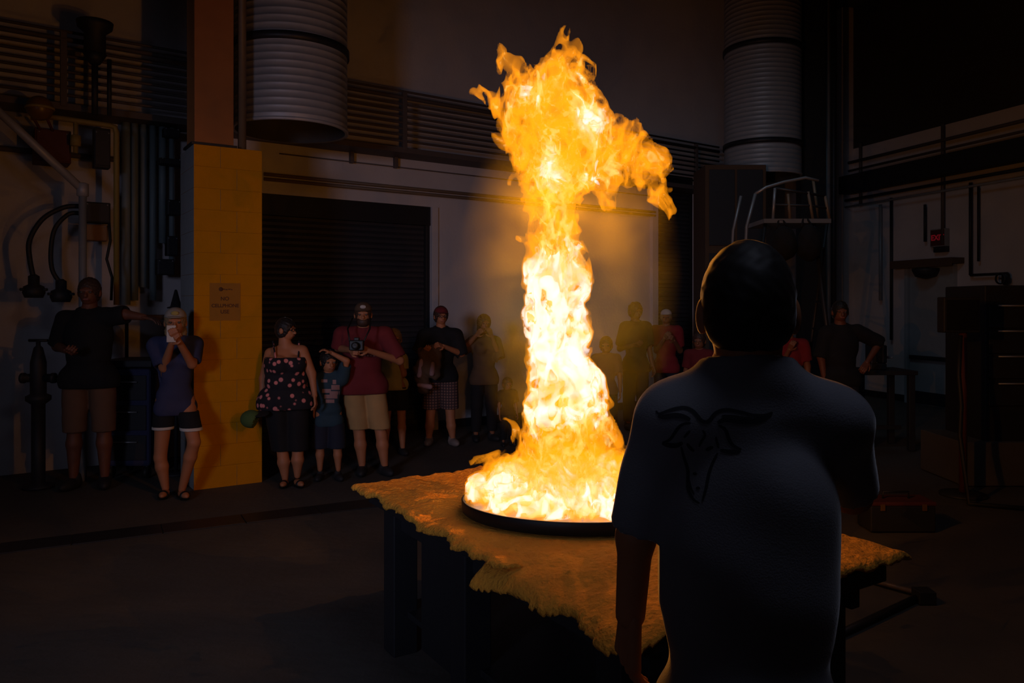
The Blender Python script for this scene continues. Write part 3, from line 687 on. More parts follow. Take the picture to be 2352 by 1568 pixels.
ebox(344, 598, 382, 634, 0.34, M['box_dark'], 'lowest dark junction box on the pipe bank'); ebox(200, 312, 236, 402, 0.45, M['box_dark'], 'tall dark panel hanging under the yellow pipe', 'panel', 'panel')
ebox(178, 474, 236, 522, 0.45, M['box_dark'], 'dark control box above the orange panel', 'control_box', 'box'); ebox(176, 522, 232, 560, 0.4, M['orange_box'], 'orange brown panel under the dark control box', 'panel', 'panel')
ebox(70, 312, 150, 392, 0.35, M['red_dark'], 'dark red housing below the orange float', 'pump_housing', 'housing', 0.3)
# dark loudspeaker unit with its stem
q = BW(195, 130, 0.72); sp = thing('siren_horn', q, 'dark horn unit on a stem high on the left', 'horn')
lathe('horn_bell', q, [(0.10, -0.16), (0.10, 0.05), (0.16, 0.10), (0.17, 0.16)], M['box_dark'], sp, 24); lathe('horn_collar', q, [(0.05, -0.26), (0.11, -0.16)], M['box_dark'], sp, 20)
tube('stem', [q+Vector((0, 0, -0.26)), Vector((q.x, q.y, BW(188, 292, 0.72).z))], 0.03, M['box_dark'], sp)
tube('stem', [q+Vector((0.12, 0.05, -0.2)), Vector((q.x+0.12, q.y+0.05, BW(188, 292, 0.72).z))], 0.022, M['box_dark'], sp)
# yellow pipe frame with orange float
yo = 0.6
yp = thing('yellow_pipe_frame', BW(246, 650, yo), 'yellow pipe frame bent down at its right end, on the left', 'pipe')
a, b2, c3 = BW(60, 288, yo), BW(246, 310, yo), BW(246, 700, yo); b2.z = a.z-0.02
tube('pipe_run', [a, b2-BU*0.06, b2-BU*0.015+Vector((0, 0, -0.012)), b2+Vector((0, 0, -0.07)), Vector((b2.x, b2.y, c3.z))], 0.028, M['yellow_pipe'], yp, 12)
lathe('flange', a, [(0.03, 0.0), (0.06, 0.0), (0.06, 0.04), (0.03, 0.04)], M['yellow_pipe'], yp, 20, 'N', BU)
tube('branch', [BW(157, 298, yo), BW(157, 372, yo)], 0.022, M['yellow_pipe'], yp)
lathe('valve', BW(157, 345, yo), [(0.02, -0.06), (0.05, -0.05), (0.05, 0.05), (0.02, 0.06)], M['yellow_pipe'], yp, 16)
q = BW(78, 278, 0.66); fb = thing('orange_float', q, 'round orange ball float at the left end of the yellow pipe', 'float')
lathe('ball', q, [(0.12*math.sin(t), -0.12*math.cos(t)) for t in np.linspace(0.02, math.pi-0.02, 20)], M['orange'], fb, 28); lathe('collar', q, [(0.122, -0.012), (0.13, -0.012), (0.13, 0.012), (0.122, 0.012)], M['yellow_pipe'], fb, 28)
for sx in (-1, 1): tube('strut', [q+BU*sx*0.06+Vector((0, 0, -0.09)), BW(105, 330, 0.42)+BU*sx*0.05], 0.014, M['red_dark'], fb)
# diagonal brace and light post
bo = 0.75
dg = thing('pipe_brace', BW(170, 700, bo), 'pale diagonal beam meeting a vertical post on the far left', 'brace')
pt = BW(168, 455, bo)
tube('diagonal', [BW(-60, 245, bo), pt], 0.04, M['galv'], dg, 12); tube('post', [pt+Vector((0, 0, 0.02)), Vector((pt.x, pt.y, 0))], 0.036, M['conduit_light'], dg, 12); lathe('joint', pt, [(0.03, -0.07), (0.055, -0.06), (0.055, 0.06), (0.03, 0.07)], M['galv'], dg, 16)
def hose(pts, r, label):
    P3 = [BW(x, y, 0.62) for x, y in pts]; den = []
    for i in range(len(P3)-1):
        p_1, p_2 = P3[i], P3[i+1]; p_0 = P3[max(i-1, 0)]; p_3 = P3[min(i+2, len(P3)-1)]
        for k in range(6):
            t = k/6; den.append(0.5*((2*p_1)+(p_2-p_0)*t+(2*p_0-5*p_1+4*p_2-p_3)*t*t+(3*p_1-p_0-3*p_2+p_3)*t**3))
    den.append(P3[-1]); root = thing('hose', P3[-1], label, 'hose')
    tube('hose_line', den, r, M['rubber'], root, 10); e = P3[-1]
    lathe('coupling', e+Vector((0, 0, -0.05)), [(0.02, 0.1), (0.05, 0.08), (0.05, 0.0), (0.09, -0.02), (0.1, -0.08), (0.08, -0.13)], M['box_dark'], root, 20)
    for k in range(3):
        an = k*2.1; tube('lug', [e+Vector((math.cos(an)*0.07, math.sin(an)*0.07, -0.1)), e+Vector((math.cos(an)*0.13, math.sin(an)*0.13, -0.1))], 0.014, M['box_dark'], root, 8)
hose([(165, 487), (130, 490), (85, 515), (57, 560), (57, 600), (66, 645)], 0.024, 'outer black hose arching down to a coupling on the far left')
hose([(165, 502), (140, 505), (112, 535), (103, 580), (106, 625), (125, 655)], 0.022, 'inner black hose arching down to a coupling on the left')
tag(tube('cable', [BW(232, 500, 0.5), BW(236, 560, 0.5), BW(228, 600, 0.5), BW(240, 640, 0.5), BW(238, 690, 0.5)], 0.014, M['rubber'], loc=BW(232, 500, 0.5)), 'thin black cable hanging from the dark control box', 'cable')
# standing pump fitting and covered machine
q = P(88, 0, 7.5); q.z = 0
hy = thing('hydrant', q, 'dark squat hydrant-like fitting left of the man in the black shirt', 'hydrant')
lathe('barrel', q, [(0.14, 0), (0.14, 0.03), (0.06, 0.05), (0.06, 0.80), (0.11, 0.84), (0.11, 0.88), (0.07, 0.90), (0.07, 1.20), (0.04, 1.34), (0.02, 1.36), (0.02, 1.42)], M['box_dark'], hy, 28)
for sx in (-1, 1): lathe('outlet', q+Vector((sx*0.06, 0, 1.05)), [(0.04, 0), (0.04, 0.07), (0.05, 0.07), (0.05, 0.10)], M['box_dark'], hy, 18, 'N', Vector((sx, 0, 0)))
tube('handle_bar', [q+Vector((-0.09, 0, 1.41)), q+Vector((0.09, 0, 1.41))], 0.014, M['steel_dark'], hy, 8)
q = P(318, 0, 8.1); q.z = 0
mc = thing('equipment_cart', q, 'dark covered equipment cart between the man in black and the girl', 'cart')
box('cabinet', q+Vector((0, 0, 0.62)), (0.46, 0.5, 0.98), M['blue_cloth'], mc, bev=0.03); box('top_tray', q+Vector((0, 0, 1.16)), (0.52, 0.56, 0.07), M['box_dark'], mc, bev=0.01)
for k in range(3): box('drawer_front', q+Vector((0, -0.257, 0.32+0.3*k)), (0.40, 0.015, 0.25), M['box_dark'], mc, bev=0.006); tube('drawer_handle', [q+Vector((-0.12, -0.285, 0.38+0.3*k)), q+Vector((0.12, -0.285, 0.38+0.3*k))], 0.008, M['steel_grey'], mc, 8)
for sx in (-1, 1):
    tube('upright', [q+Vector((sx*0.22, 0.2, 1.15)), q+Vector((sx*0.22, 0.2, 1.62))], 0.018, M['box_dark'], mc)
    for sy in (-1, 1): lathe('caster', q+Vector((sx*0.18-0.02, sy*0.2, 0.065)), [(0.01, 0), (0.06, 0), (0.06, 0.04), (0.01, 0.04)], M['rubber'], mc, 16, 'N', Vector((1, 0, 0))); tube('caster_stem', [q+Vector((sx*0.18, sy*0.2, 0.06)), q+Vector((sx*0.18, sy*0.2, 0.15))], 0.02, M['steel_dark'], mc, 8)
box('upper_shelf', q+Vector((0, 0.2, 1.62)), (0.52, 0.26, 0.05), M['brown_cloth'], mc, bev=0.01)
q = q  # cone on its own stand
q = P(404, 708, 8.1); cn = thing('marker_cone', (q.x, q.y, 0), 'dark pointed cone on a stand behind the girl in the grey cap', 'cone')
lathe('cone_body', q, [(0.085, 0), (0.085, 0.012), (0.055, 0.02), (0.012, 0.19), (0.004, 0.195)], M['box_dark'], cn, 20); tube('stand', [q, Vector((q.x, q.y, 0.02))], 0.02, M['box_dark'], cn, 8); lathe('foot_disc', (q.x, q.y, 0), [(0.14, 0), (0.14, 0.02), (0.03, 0.03)], M['box_dark'], cn, 20)

# ---------------------------------------------------------------- far side: enclosure, ladder platform, columns, right wall
def freebox(x0, y0, x1, d, dep, m, root, name, z0=0.0, ux=(1, 0, 0)):
    a, b2 = P(x0, y0, d), P(x1, y0, d); c = (a+b2)/2; c.z = (z0+a.z)/2; return box(name, c+Vector((0, dep/2, 0)), ((b2-a).length, dep, a.z-z0), m, root, bev=0.01)
q = P(1690, 0, 12.2); q.z = 0
en = thing('machine_enclosure', q, 'tall dark machine enclosure below the far right duct', 'enclosure')
a = P(1620, 378, 12.2); b2 = P(1760, 378, 12.2)
box('cabinet_body', (q.x, 12.6, a.z/2), ((b2-a).length, 0.8, a.z), M['brown_cloth'], en, bev=0.01)
for k in range(2):
    for j in range(3): box('panel', (a.x+(b2.x-a.x)*(0.27+0.46*k), 12.19, a.z*(0.17+0.33*j)), ((b2.x-a.x)*0.42, 0.02, a.z*0.3), M['box_dark'], en, bev=0.006)
tube('door_pull', [(q.x-0.03, 12.14, 1.0), (q.x-0.03, 12.14, 1.5)], 0.012, M['steel_grey'], en, 8)
# column and pipes in the corner
def vpost(name, x, d, w_, m, label, cat_, y0=None):
    c = P(x, 0, d)
    r = thing(name, (c.x, c.y, 0), label, cat_)
    box('web', (c.x, c.y, HZ/2), (w_*0.6, 0.02, HZ), m, r, bev=0)
    for sy in (-1, 1): box('flange', (c.x, c.y+sy*0.12, HZ/2), (w_, 0.02, HZ), m, r, bev=0.002)
    box('base_plate', (c.x, c.y, 0.01), (w_*1.4, 0.4, 0.02), m, r, bev=0.002)
vpost('steel_column', 1862, 13.4, 55*13.4/F, M['steel_dark'], 'dark steel column between the right duct and the far corner', 'column')
q = P(1899, 0, 13.6); tag(tube('riser_pipe', [(q.x, q.y, 0), (q.x, q.y, HZ)], 0.06, M['conduit_light'], loc=(q.x, q.y, 0)), 'pale vertical pipe in the far right corner', 'pipe')
q = P(1915, 0, 13.5); tag(tube('riser_pipe', [(q.x, q.y, 0), (q.x, q.y, HZ)], 0.045, M['steel_dark'], loc=(q.x, q.y, 0)), 'dark vertical pipe right of the pale corner pipe', 'pipe')
# ladder platform
d0 = 9.2; q = P(1810, 0, d0); q.z = 0
ld = thing('platform_ladder', q, 'tall rolling ladder platform with bags hung on it behind the man in grey', 'ladder')
def LP(x, y, dd=0.0): return P(x, y, d0+dd)
pz = LP(1800, 508).z
bm = bmesh.new(); add_box(bm, ((LP(1752, 508).x+LP(1905, 508).x)/2, d0+0.3, pz), (LP(1905, 508).x-LP(1752, 508).x, 0.7, 0.05)); link('platform', bm_mesh(bm), M['steel_grey'], ld)
for nm, pts, r, m_ in (('leg', [LP(1758, 508), Vector((LP(1690, 0).x, d0-0.15, 0))], 0.022, 'steel_dark'), ('leg', [LP(1868, 508), Vector((LP(1925, 0).x, d0-0.15, 0))], 0.028, 'steel_dark'),
                       ('leg', [LP(1758, 508, 0.6), Vector((LP(1740, 0).x, d0+0.8, 0))], 0.022, 'steel_dark'), ('leg', [LP(1900, 508, 0.6), Vector((LP(1890, 0).x, d0+0.8, 0))], 0.022, 'steel_dark'),
                       ('ladder_rail', [LP(1735, 445), LP(1715, 520), Vector((LP(1655, 0).x, d0-0.6, 0))], 0.02, 'steel_grey'), ('ladder_rail', [LP(1702, 450, -0.1), LP(1684, 530, -0.1), Vector((LP(1618, 0).x, d0-0.7, 0))], 0.018, 'steel_grey'),
                       ('guard_post', [LP(1775, 508), LP(1780, 432)], 0.018, 'steel_grey'), ('guard_post', [LP(1815, 508), LP(1810, 445)], 0.018, 'conduit'), ('guard_post', [LP(1868, 508), LP(1856, 440)], 0.018, 'conduit'), ('guard_post', [LP(1880, 500, 0.5), LP(1868, 415, 0.5)], 0.018, 'conduit'), ('guard_post', [LP(1906, 508), LP(1895, 450)], 0.018, 'conduit'),
                       ('top_rail', [LP(1735, 445), LP(1760, 430), LP(1800, 418), LP(1850, 408), LP(1880, 415)], 0.018, 'steel_grey'), ('top_rail', [LP(1780, 432), LP(1830, 440), LP(1895, 450)], 0.016, 'steel_dark'), ('mid_rail', [LP(1777, 470), LP(1862, 472), LP(1900, 478)], 0.014, 'steel_dark')):
    tube(nm, pts, r, M[m_], ld, 8)
for k in range(9):
    t = 0.15+k*0.095; A = LP(1725, 500).lerp(Vector((LP(1655, 0).x, d0-0.6, 0)), t); B = LP(1690, 510, -0.1).lerp(Vector((LP(1618, 0).x, d0-0.7, 0)), t); tube('rung', [A, B], 0.014, M['steel_dark'], ld, 8)
for k in range(7):
    t = 0.12+k*0.12; A = LP(1868, 508).lerp(Vector((LP(1925, 0).x, d0-0.15, 0)), t); B = LP(1900, 508, 0.6).lerp(Vector((LP(1890, 0).x, d0+0.8, 0)), t); tube('brace', [A, B], 0.014, M['steel_dark'], ld, 8)
def bag(x, y0, y1, w_, label):
    top = LP(x, y0, -0.05); s_ = Solid(0.05); zt, zb = top.z, LP(x, y1).z; hh = zt-zb
    s_.ell((top.x, d0-0.16, zt-hh*0.55), (w_/2, 0.12, hh*0.45)); s_.ell((top.x, d0-0.15, zb+hh*0.3), (w_/2*1.05, 0.13, hh*0.3)); s_.noise = lambda X, Y, Z: 0.006*np.sin(X*40+Z*12)*np.cos(Z*25)
    r = thing('hanging_bag', top, label, 'bag'); put('bag_body', [s_.net(0.015)], M['black_cloth'], r, (0, 0, 0))
    tube('strap', [Vector((top.x-w_*0.25, d0-0.1, zt-hh*0.15)), Vector((top.x-w_*0.1, d0-0.04, zt+0.03)), Vector((top.x+w_*0.1, d0-0.04, zt+0.03)), Vector((top.x+w_*0.25, d0-0.1, zt-hh*0.15))], 0.012, M['black_cloth'], r, 8)
bag(1794, 512, 598, 0.27, 'left black bag hanging from the ladder platform'); bag(1850, 508, 600, 0.25, 'right black bag hanging from the ladder platform')
# right wall
def rpipe(name, pts, off, r, m, label, cat_='conduit'):
    Q = [RW(x, y, off) for x, y in pts]; return tag(tube(name, Q, r, M[m], loc=Q[0], seg=8), label, cat_)
rb0, rb1 = RW(1962, 424, 0.25), RW(2352, 356, 0.25); ext = (rb1-rb0).normalized()*4; c = (rb0+rb1+ext)/2; c.z = (rb0.z+rb1.z)/2
bmn = thing('wall_beam', c, 'broad dark beam running along the right wall', 'beam')
box('beam_web', c, ((rb1-rb0+ext).length, 0.25, 0.34), M['box_dark'], bmn, RU, 0.01)
def rh(z, off, x0, x1, r, m, label, name='conduit'):
    a, b2 = RW(x0, 700, off), RW(x1, 700, off); a.z = b2.z = z; return tag(tube(name, [a, b2], r, M[m], loc=a, seg=8), label, 'conduit')
zA = (RW(1990, 365).z+RW(2352, 285).z)/2
rh(zA, 0.12, 1960, 2600, 0.03, 'rail', 'upper dark conduit along the right wall above the beam'); rh(zA-0.16, 0.12, 1960, 2600, 0.022, 'rail', 'second dark conduit along the right wall above the beam')
zB = RW(2050, 446).z; rh(zB, 0.2, 1925, 2600, 0.028, 'steel_dark', 'dark conduit just below the beam on the right wall'); rh(zB-0.13, 0.2, 1925, 2600, 0.02, 'conduit_light', 'thin pale conduit below the beam on the right wall')
for x, t, b_, r, m_, lb in ((1986, 330, 470, 0.03, 'rail', 'short vertical pipe left on the right wall above the beam'), (2176, 285, 560, 0.03, 'rail', 'vertical hanger above the exit sign'), (2032, 470, 690, 0.03, 'conduit_light', 'pale vertical conduit left of the exit door'),
                        (2057, 455, 780, 0.026, 'steel_dark', 'dark vertical conduit nearest the left of the exit door'), (2135, 470, 555, 0.024, 'steel_dark', 'vertical conduit just left of the exit sign'), (2240, 420, 632, 0.026, 'steel_dark', 'dark conduit dropping to the valve right of the exit door'), (2258, 425, 600, 0.018, 'steel_dark', 'thin conduit right of the valve conduit')):
    rpipe('wall_conduit', [(x, t), (x, b_)], 0.1, r, m_, lb)
rpipe('wall_conduit', [(2240, 632), (2325, 628)], 0.1, 0.022, 'steel_dark', 'short level pipe right of the exit door'); 
vl = thing('valve', RW(2326, 640, 0.14), 'dark valve with a round wheel over the drawer cabinet', 'valve'); q = RW(2326, 640, 0.14)
lathe('valve_body', q, [(0.03, -0.1), (0.06, -0.06), (0.06, 0.06), (0.03, 0.1)], M['steel_dark'], vl, 16); lathe('hand_wheel', q+RN*0.1, [(0.07, 0), (0.09, 0), (0.09, 0.02), (0.07, 0.02)], M['steel_dark'], vl, 20, 'N', RN, caps=False); tube('spindle', [q, q+RN*0.12], 0.012, M['steel_dark'], vl, 8)
# exit door
def rbox(name, x0, y0, x1, y1, off, dep, m, parent, bev=0.004):
    a, b2 = RW(x0, y0, off), RW(x1, y1, off); c = (a+b2)/2; return box(name, c, (abs((b2-a).dot(RU)), dep, abs(a.z-b2.z)), M[m], parent, RU, bev)
q = RW(2140, 930, 0.0); dr = tag(thing('door_3', q, None, None), kind='structure')
zd = RW(2140, 612).z; da, db = RW(2090, 700), RW(2196, 700); wd = (db-da).length; dc = (da+db)/2; dc.z = 0
box('door_leaf', dc+RN*0.03+Vector((0, 0, zd/2)), (wd-0.1, 0.045, zd), M['door_paint'], dr, RU, 0.004)
for sx in (-1, 1): box('door_jamb', dc+RU*sx*wd/2+RN*0.05+Vector((0, 0, zd/2)), (0.06, 0.1, zd+0.05), M['door_paint'], dr, RU, 0.004)
box('panic_bar', dc+RN*0.10+Vector((0, 0, RW(2140, 822).z)), (wd-0.2, 0.06, 0.07), M['box_dark'], dr, RU, 0.01)
box('kick_plate', dc+RN*0.058+Vector((0, 0, 0.12)), (wd-0.14, 0.008, 0.22), M['box_dark'], dr, RU, 0.002)
hd = thing('door_canopy', dc+Vector((0, 0, zd+0.02)), 'brown canopy ledge over the exit door', 'canopy'); box('ledge', dc+RN*0.14+Vector((0, 0, zd+0.07)), (wd+0.35, 0.26, 0.1), M['brown_cloth'], hd, RU, 0.006); box('drip_edge', dc+RN*0.28+Vector((0, 0, zd+0.05)), (wd+0.35, 0.02, 0.14), M['brown_cloth'], hd, RU, 0.004)
q = RW(2151, 622, 0.24); lf = thing('door_lamp', q, 'dark bowl shaped lamp housing under the door canopy', 'lamp'); lathe('lamp_bowl', q, [(0.02, -0.14), (0.16, -0.10), (0.21, 0.0), (0.21, 0.04)], M['box_dark'], lf, 24); tube('lamp_stem', [q+Vector((0, 0, 0.03)), q+Vector((0, 0, 0.1))], 0.03, M['box_dark'], lf, 8)
q = RW(2164, 547, 0.08); ex = thing('exit_sign', q, 'red EXIT sign on the wall above the exit door', 'sign')
rbox('sign_housing', 2148, 528, 2182, 565, 0.06, 0.1, 'exit_body', ex); text('lettering', 'EXIT', (RW(2149, 530, 0.114)+RW(2181, 563, 0.114))/2, 0.13, RU, M['exit_red'], ex, 0.004)
rbox('sign_face', 2149, 530, 2181, 563, 0.108, 0.006, 'red_dark', ex, 0); rbox('battery_box', 2155, 567, 2182, 578, 0.06, 0.1, 'box_dark', ex)
M['exit_red'].node_tree.nodes['Principled BSDF'].inputs['Emission Strength'].default_value = 0.2
# work table with vise in front of the exit door, cabinets on the right
q = P(2030, 0, 9.4); q.z = 0; tz = P(2030, 855, 9.4).z
wt = thing('work_table', q, 'small dark work table beside the man leaning at the right', 'table')
box('table_top', q+Vector((0, 0.2, tz)), (0.72, 0.6, 0.05), M['box_dark'], wt)
for sx in (-1, 1):
    for sy in (-1, 1): box('leg', q+Vector((sx*0.3, 0.2+sy*0.25, tz/2)), (0.07, 0.07, tz-0.03), M['box_dark'], wt)
box('stretcher', q+Vector((0, 0.2, 0.25)), (0.6, 0.04, 0.05), M['box_dark'], wt)
vs_ = thing('bench_vise', q+Vector((-0.05, 0.1, tz+0.025)), 'dark bench vise on the small work table', 'vise'); vq = q+Vector((-0.05, 0.1, tz+0.025))
box('vise_base', vq+Vector((0, 0, 0.04)), (0.2, 0.16, 0.08), M['box_dark'], vs_, bev=0.015); box('jaw', vq+Vector((-0.06, 0, 0.19)), (0.07, 0.17, 0.24), M['box_dark'], vs_, bev=0.015); box('jaw', vq+Vector((0.07, 0, 0.19)), (0.06, 0.17, 0.22), M['box_dark'], vs_, bev=0.015); tube('screw_handle', [vq+Vector((0.16, -0.09, 0.15)), vq+Vector((0.16, 0.09, 0.15))], 0.01, M['steel_grey'], vs_, 8); tube('screw', [vq+Vector((0.05, 0, 0.15)), vq+Vector((0.17, 0, 0.15))], 0.016, M['steel_grey'], vs_, 8)
dq = 7.6; a = P(2262, 655, dq); b2 = P(2262+190, 655, dq)
cb_ = thing('drawer_cabinet', (a.x, dq, 0), 'tall black drawer cabinet at the right edge', 'cabinet')
box('carcass', ((a.x+b2.x)/2, dq+0.35, (a.z+0.42)/2), (b2.x-a.x, 0.7, a.z-0.42), M['box_dark'], cb_, bev=0.012)
box('plinth', ((a.x+b2.x)/2-0.1, dq+0.32, 0.22), (b2.x-a.x+0.3, 0.8, 0.42), M['concrete'], cb_, bev=0.01)
for k, y in enumerate((702, 760, 818, 880)):
    z = P(0, y, dq).z; box('drawer_front', ((a.x+b2.x)/2, dq-0.012, z-0.11), (b2.x-a.x-0.06, 0.025, 0.21), M['box_dark'], cb_, bev=0.005); tube('drawer_handle', [(a.x+0.1, dq-0.05, z), (b2.x-0.1, dq-0.05, z)], 0.009, M['steel_grey'], cb_, 8)
a = P(2168, 682, 7.14); b2 = P(2252, 764, 7.14)
mo = thing('monitor_panel', ((a.x+b2.x)/2, 7.2, 0), 'square dark control monitor on a post by the drawer cabinet', 'monitor')
box('screen_case', ((a.x+b2.x)/2, 7.2, (a.z+b2.z)/2), (b2.x-a.x, 0.12, a.z-b2.z), M['box_dark'], mo, bev=0.01); box('screen', ((a.x+b2.x)/2, 7.135, (a.z+b2.z)/2), ((b2.x-a.x)*0.86, 0.01, (a.z-b2.z)*0.84), M['black'], mo, bev=0)
px_ = P(2212, 0, 7.2).x; tube('post', [(px_, 7.2, b2.z+0.02), (px_, 7.2, 0.03)], 0.035, M['red_dark'], mo); lathe('foot_disc', (px_, 7.2, 0), [(0.2, 0), (0.2, 0.02), (0.05, 0.035)], M['box_dark'], mo, 20)
tag(tube('cable', [P(2206, 770, 7.05), P(2202, 860, 7.0), P(2208, 930, 6.95), P(2205, 1000, 6.9), Vector((P(2225, 0, 6.8).x, 6.8, 0.03)), Vector((P(2380, 0, 6.6).x, 6.6, 0.03))], 0.02, M['rubber'], loc=P(2206, 770, 7.05)), 'black hose drooping from the control monitor to the floor', 'cable')
# steel frame on the floor at the lower right, and a tool box
def FP(x, y, z=0.0): d = floor_depth(y)*(CAMH-z)/CAMH; return P(x, y, d)
fr = thing('angle_iron_frame', FP(2108, 1362), 'thin steel bar frame lying on the floor at the lower right', 'frame')
tube('bar', [FP(1915, 1308, 0.03), FP(2110, 1362, 0.03)], 0.016, M['conduit'], fr, 8); tube('bar', [FP(2118, 1366, 0.03), FP(1900, 1468, 0.03)], 0.02, M['steel_dark'], fr, 8); box('corner_block', FP(2122, 1368, 0.04), (0.1, 0.1, 0.075), M['box_dark'], fr)
q = FP(2075, 1225); tbx = thing('tool_box', q, 'dark tool box on the floor right of the man in grey', 'tool box')
box('case', q+Vector((0, 0.12, 0.11)), (0.5, 0.24, 0.2), M['box_dark'], tbx, bev=0.01); box('lid', q+Vector((0, 0.12, 0.225)), (0.51, 0.25, 0.03), M['red_dark'], tbx, bev=0.008); tube('carry_handle', [q+Vector((-0.1, 0.12, 0.24)), q+Vector((-0.1, 0.12, 0.29)), q+Vector((0.1, 0.12, 0.29)), q+Vector((0.1, 0.12, 0.24))], 0.009, M['steel_dark'], tbx, 8)
for sx in (-1, 1): box('latch', q+Vector((sx*0.16, -0.008, 0.2)), (0.035, 0.01, 0.05), M['orange'], tbx, bev=0.002)
# lamp high up that is only a glow at the top edge
q = P(1640, -20, 9.0); hl = thing('high_bay_lamp', q, 'dim bluish hanging lamp cut by the top edge of the picture', 'lamp')
mk('lamp_glow', (0.3, 0.4, 0.55), 0.5, emit=0.25)
lathe('reflector', q, [(0.26, 0.0), (0.20, 0.16), (0.09, 0.26), (0.05, 0.40)], M['steel_dark'], hl, 28, caps=False); lathe('bulb', q, [(0.01, 0.02), (0.08, 0.04), (0.10, 0.12), (0.05, 0.22)], M['lamp_glow'], hl, 20); tube('drop_cord', [q+Vector((0, 0, 0.38)), Vector((q.x, q.y, HZ))], 0.01, M['rubber'], hl, 6)
# ---------------------------------------------------------------- fire
FD = 3.56; TILT = math.tan(math.radians(3.2))   # depth of the fire tray, and its slight tilt on the uneven blanket
CHAINS = [
    [(1290, 1120, 150), (1296, 1040, 112), (1298, 970, 92), (1296, 880, 80), (1282, 800, 66), (1283, 720, 72), (1282, 640, 76), (1275, 570, 72), (1277, 500, 58),
     (1275, 440, 66), (1285, 370, 112), (1272, 300, 128), (1262, 225, 92), (1295, 165, 55), (1306, 130, 33), (1288, 78, 10)],
    [(1330, 320, 92), (1420, 345, 66), (1485, 385, 46), (1520, 440, 28), (1540, 478, 14)],
    [(1230, 250, 78), (1165, 236, 34), (1104, 215, 16)],
    [(1215, 190, 52), (1160, 155, 24), (1139, 100, 9)],
    [(1240, 410, 55), (1178, 398, 22)], [(1370, 400, 55), (1395, 462, 24)], [(1350, 160, 22), (1310, 180, 40)],
    [(1250, 570, 40), (1192, 556, 9)], [(1250, 730, 40), (1210, 716, 14)],
    [(1320, 850, 60), (1372, 880, 28), (1390, 960, 20), (1402, 1010, 18)],
    [(1340, 960, 80), (1375, 1010, 50), (1400, 1060, 40)],
    [(1220, 1040, 45), (1180, 1005, 17), (1166, 975, 9)],
    [(1190, 1100, 60), (1140, 1068, 36), (1106, 1046, 14)],
    [(1350, 1100, 90), (1440, 1085, 68), (1510, 1100, 46)], [(1370, 1080, 60), (1418, 1060, 40)], [(1150, 1120, 40), (1120, 1085, 18)]]
def smin(a, b, k):
    hh = np.clip(0.5+0.5*(b-a)/k, 0, 1); return (b*(1-hh)+a*hh-k*hh*(1-hh)).astype(np.float32)
def flame_sdf(X, Y, Z):                          # everything in pixels at the fire's depth
    D = np.full(X.shape, 1e3, np.float32)
    for ch in CHAINS:
        for (ax, az, ar), (bx, bz, br) in zip(ch[:-1], ch[1:]):
            dx, dz = bx-ax, bz-az
            t = np.clip(((X-ax)*dx+(Z-az)*dz)/(dx*dx+dz*dz), 0, 1)
            D = smin(D, np.sqrt((X-ax-t*dx)**2+(Z-az-t*dz)**2+(Y*1.12)**2)-(ar+t*(br-ar)), 10.0)
    r = np.sqrt((X-1322)**2+Y**2)
    return smin(D, np.maximum(r-246, (1146+TILT*Y-Z)-(120-84*(r/246)**2)), 24.0)
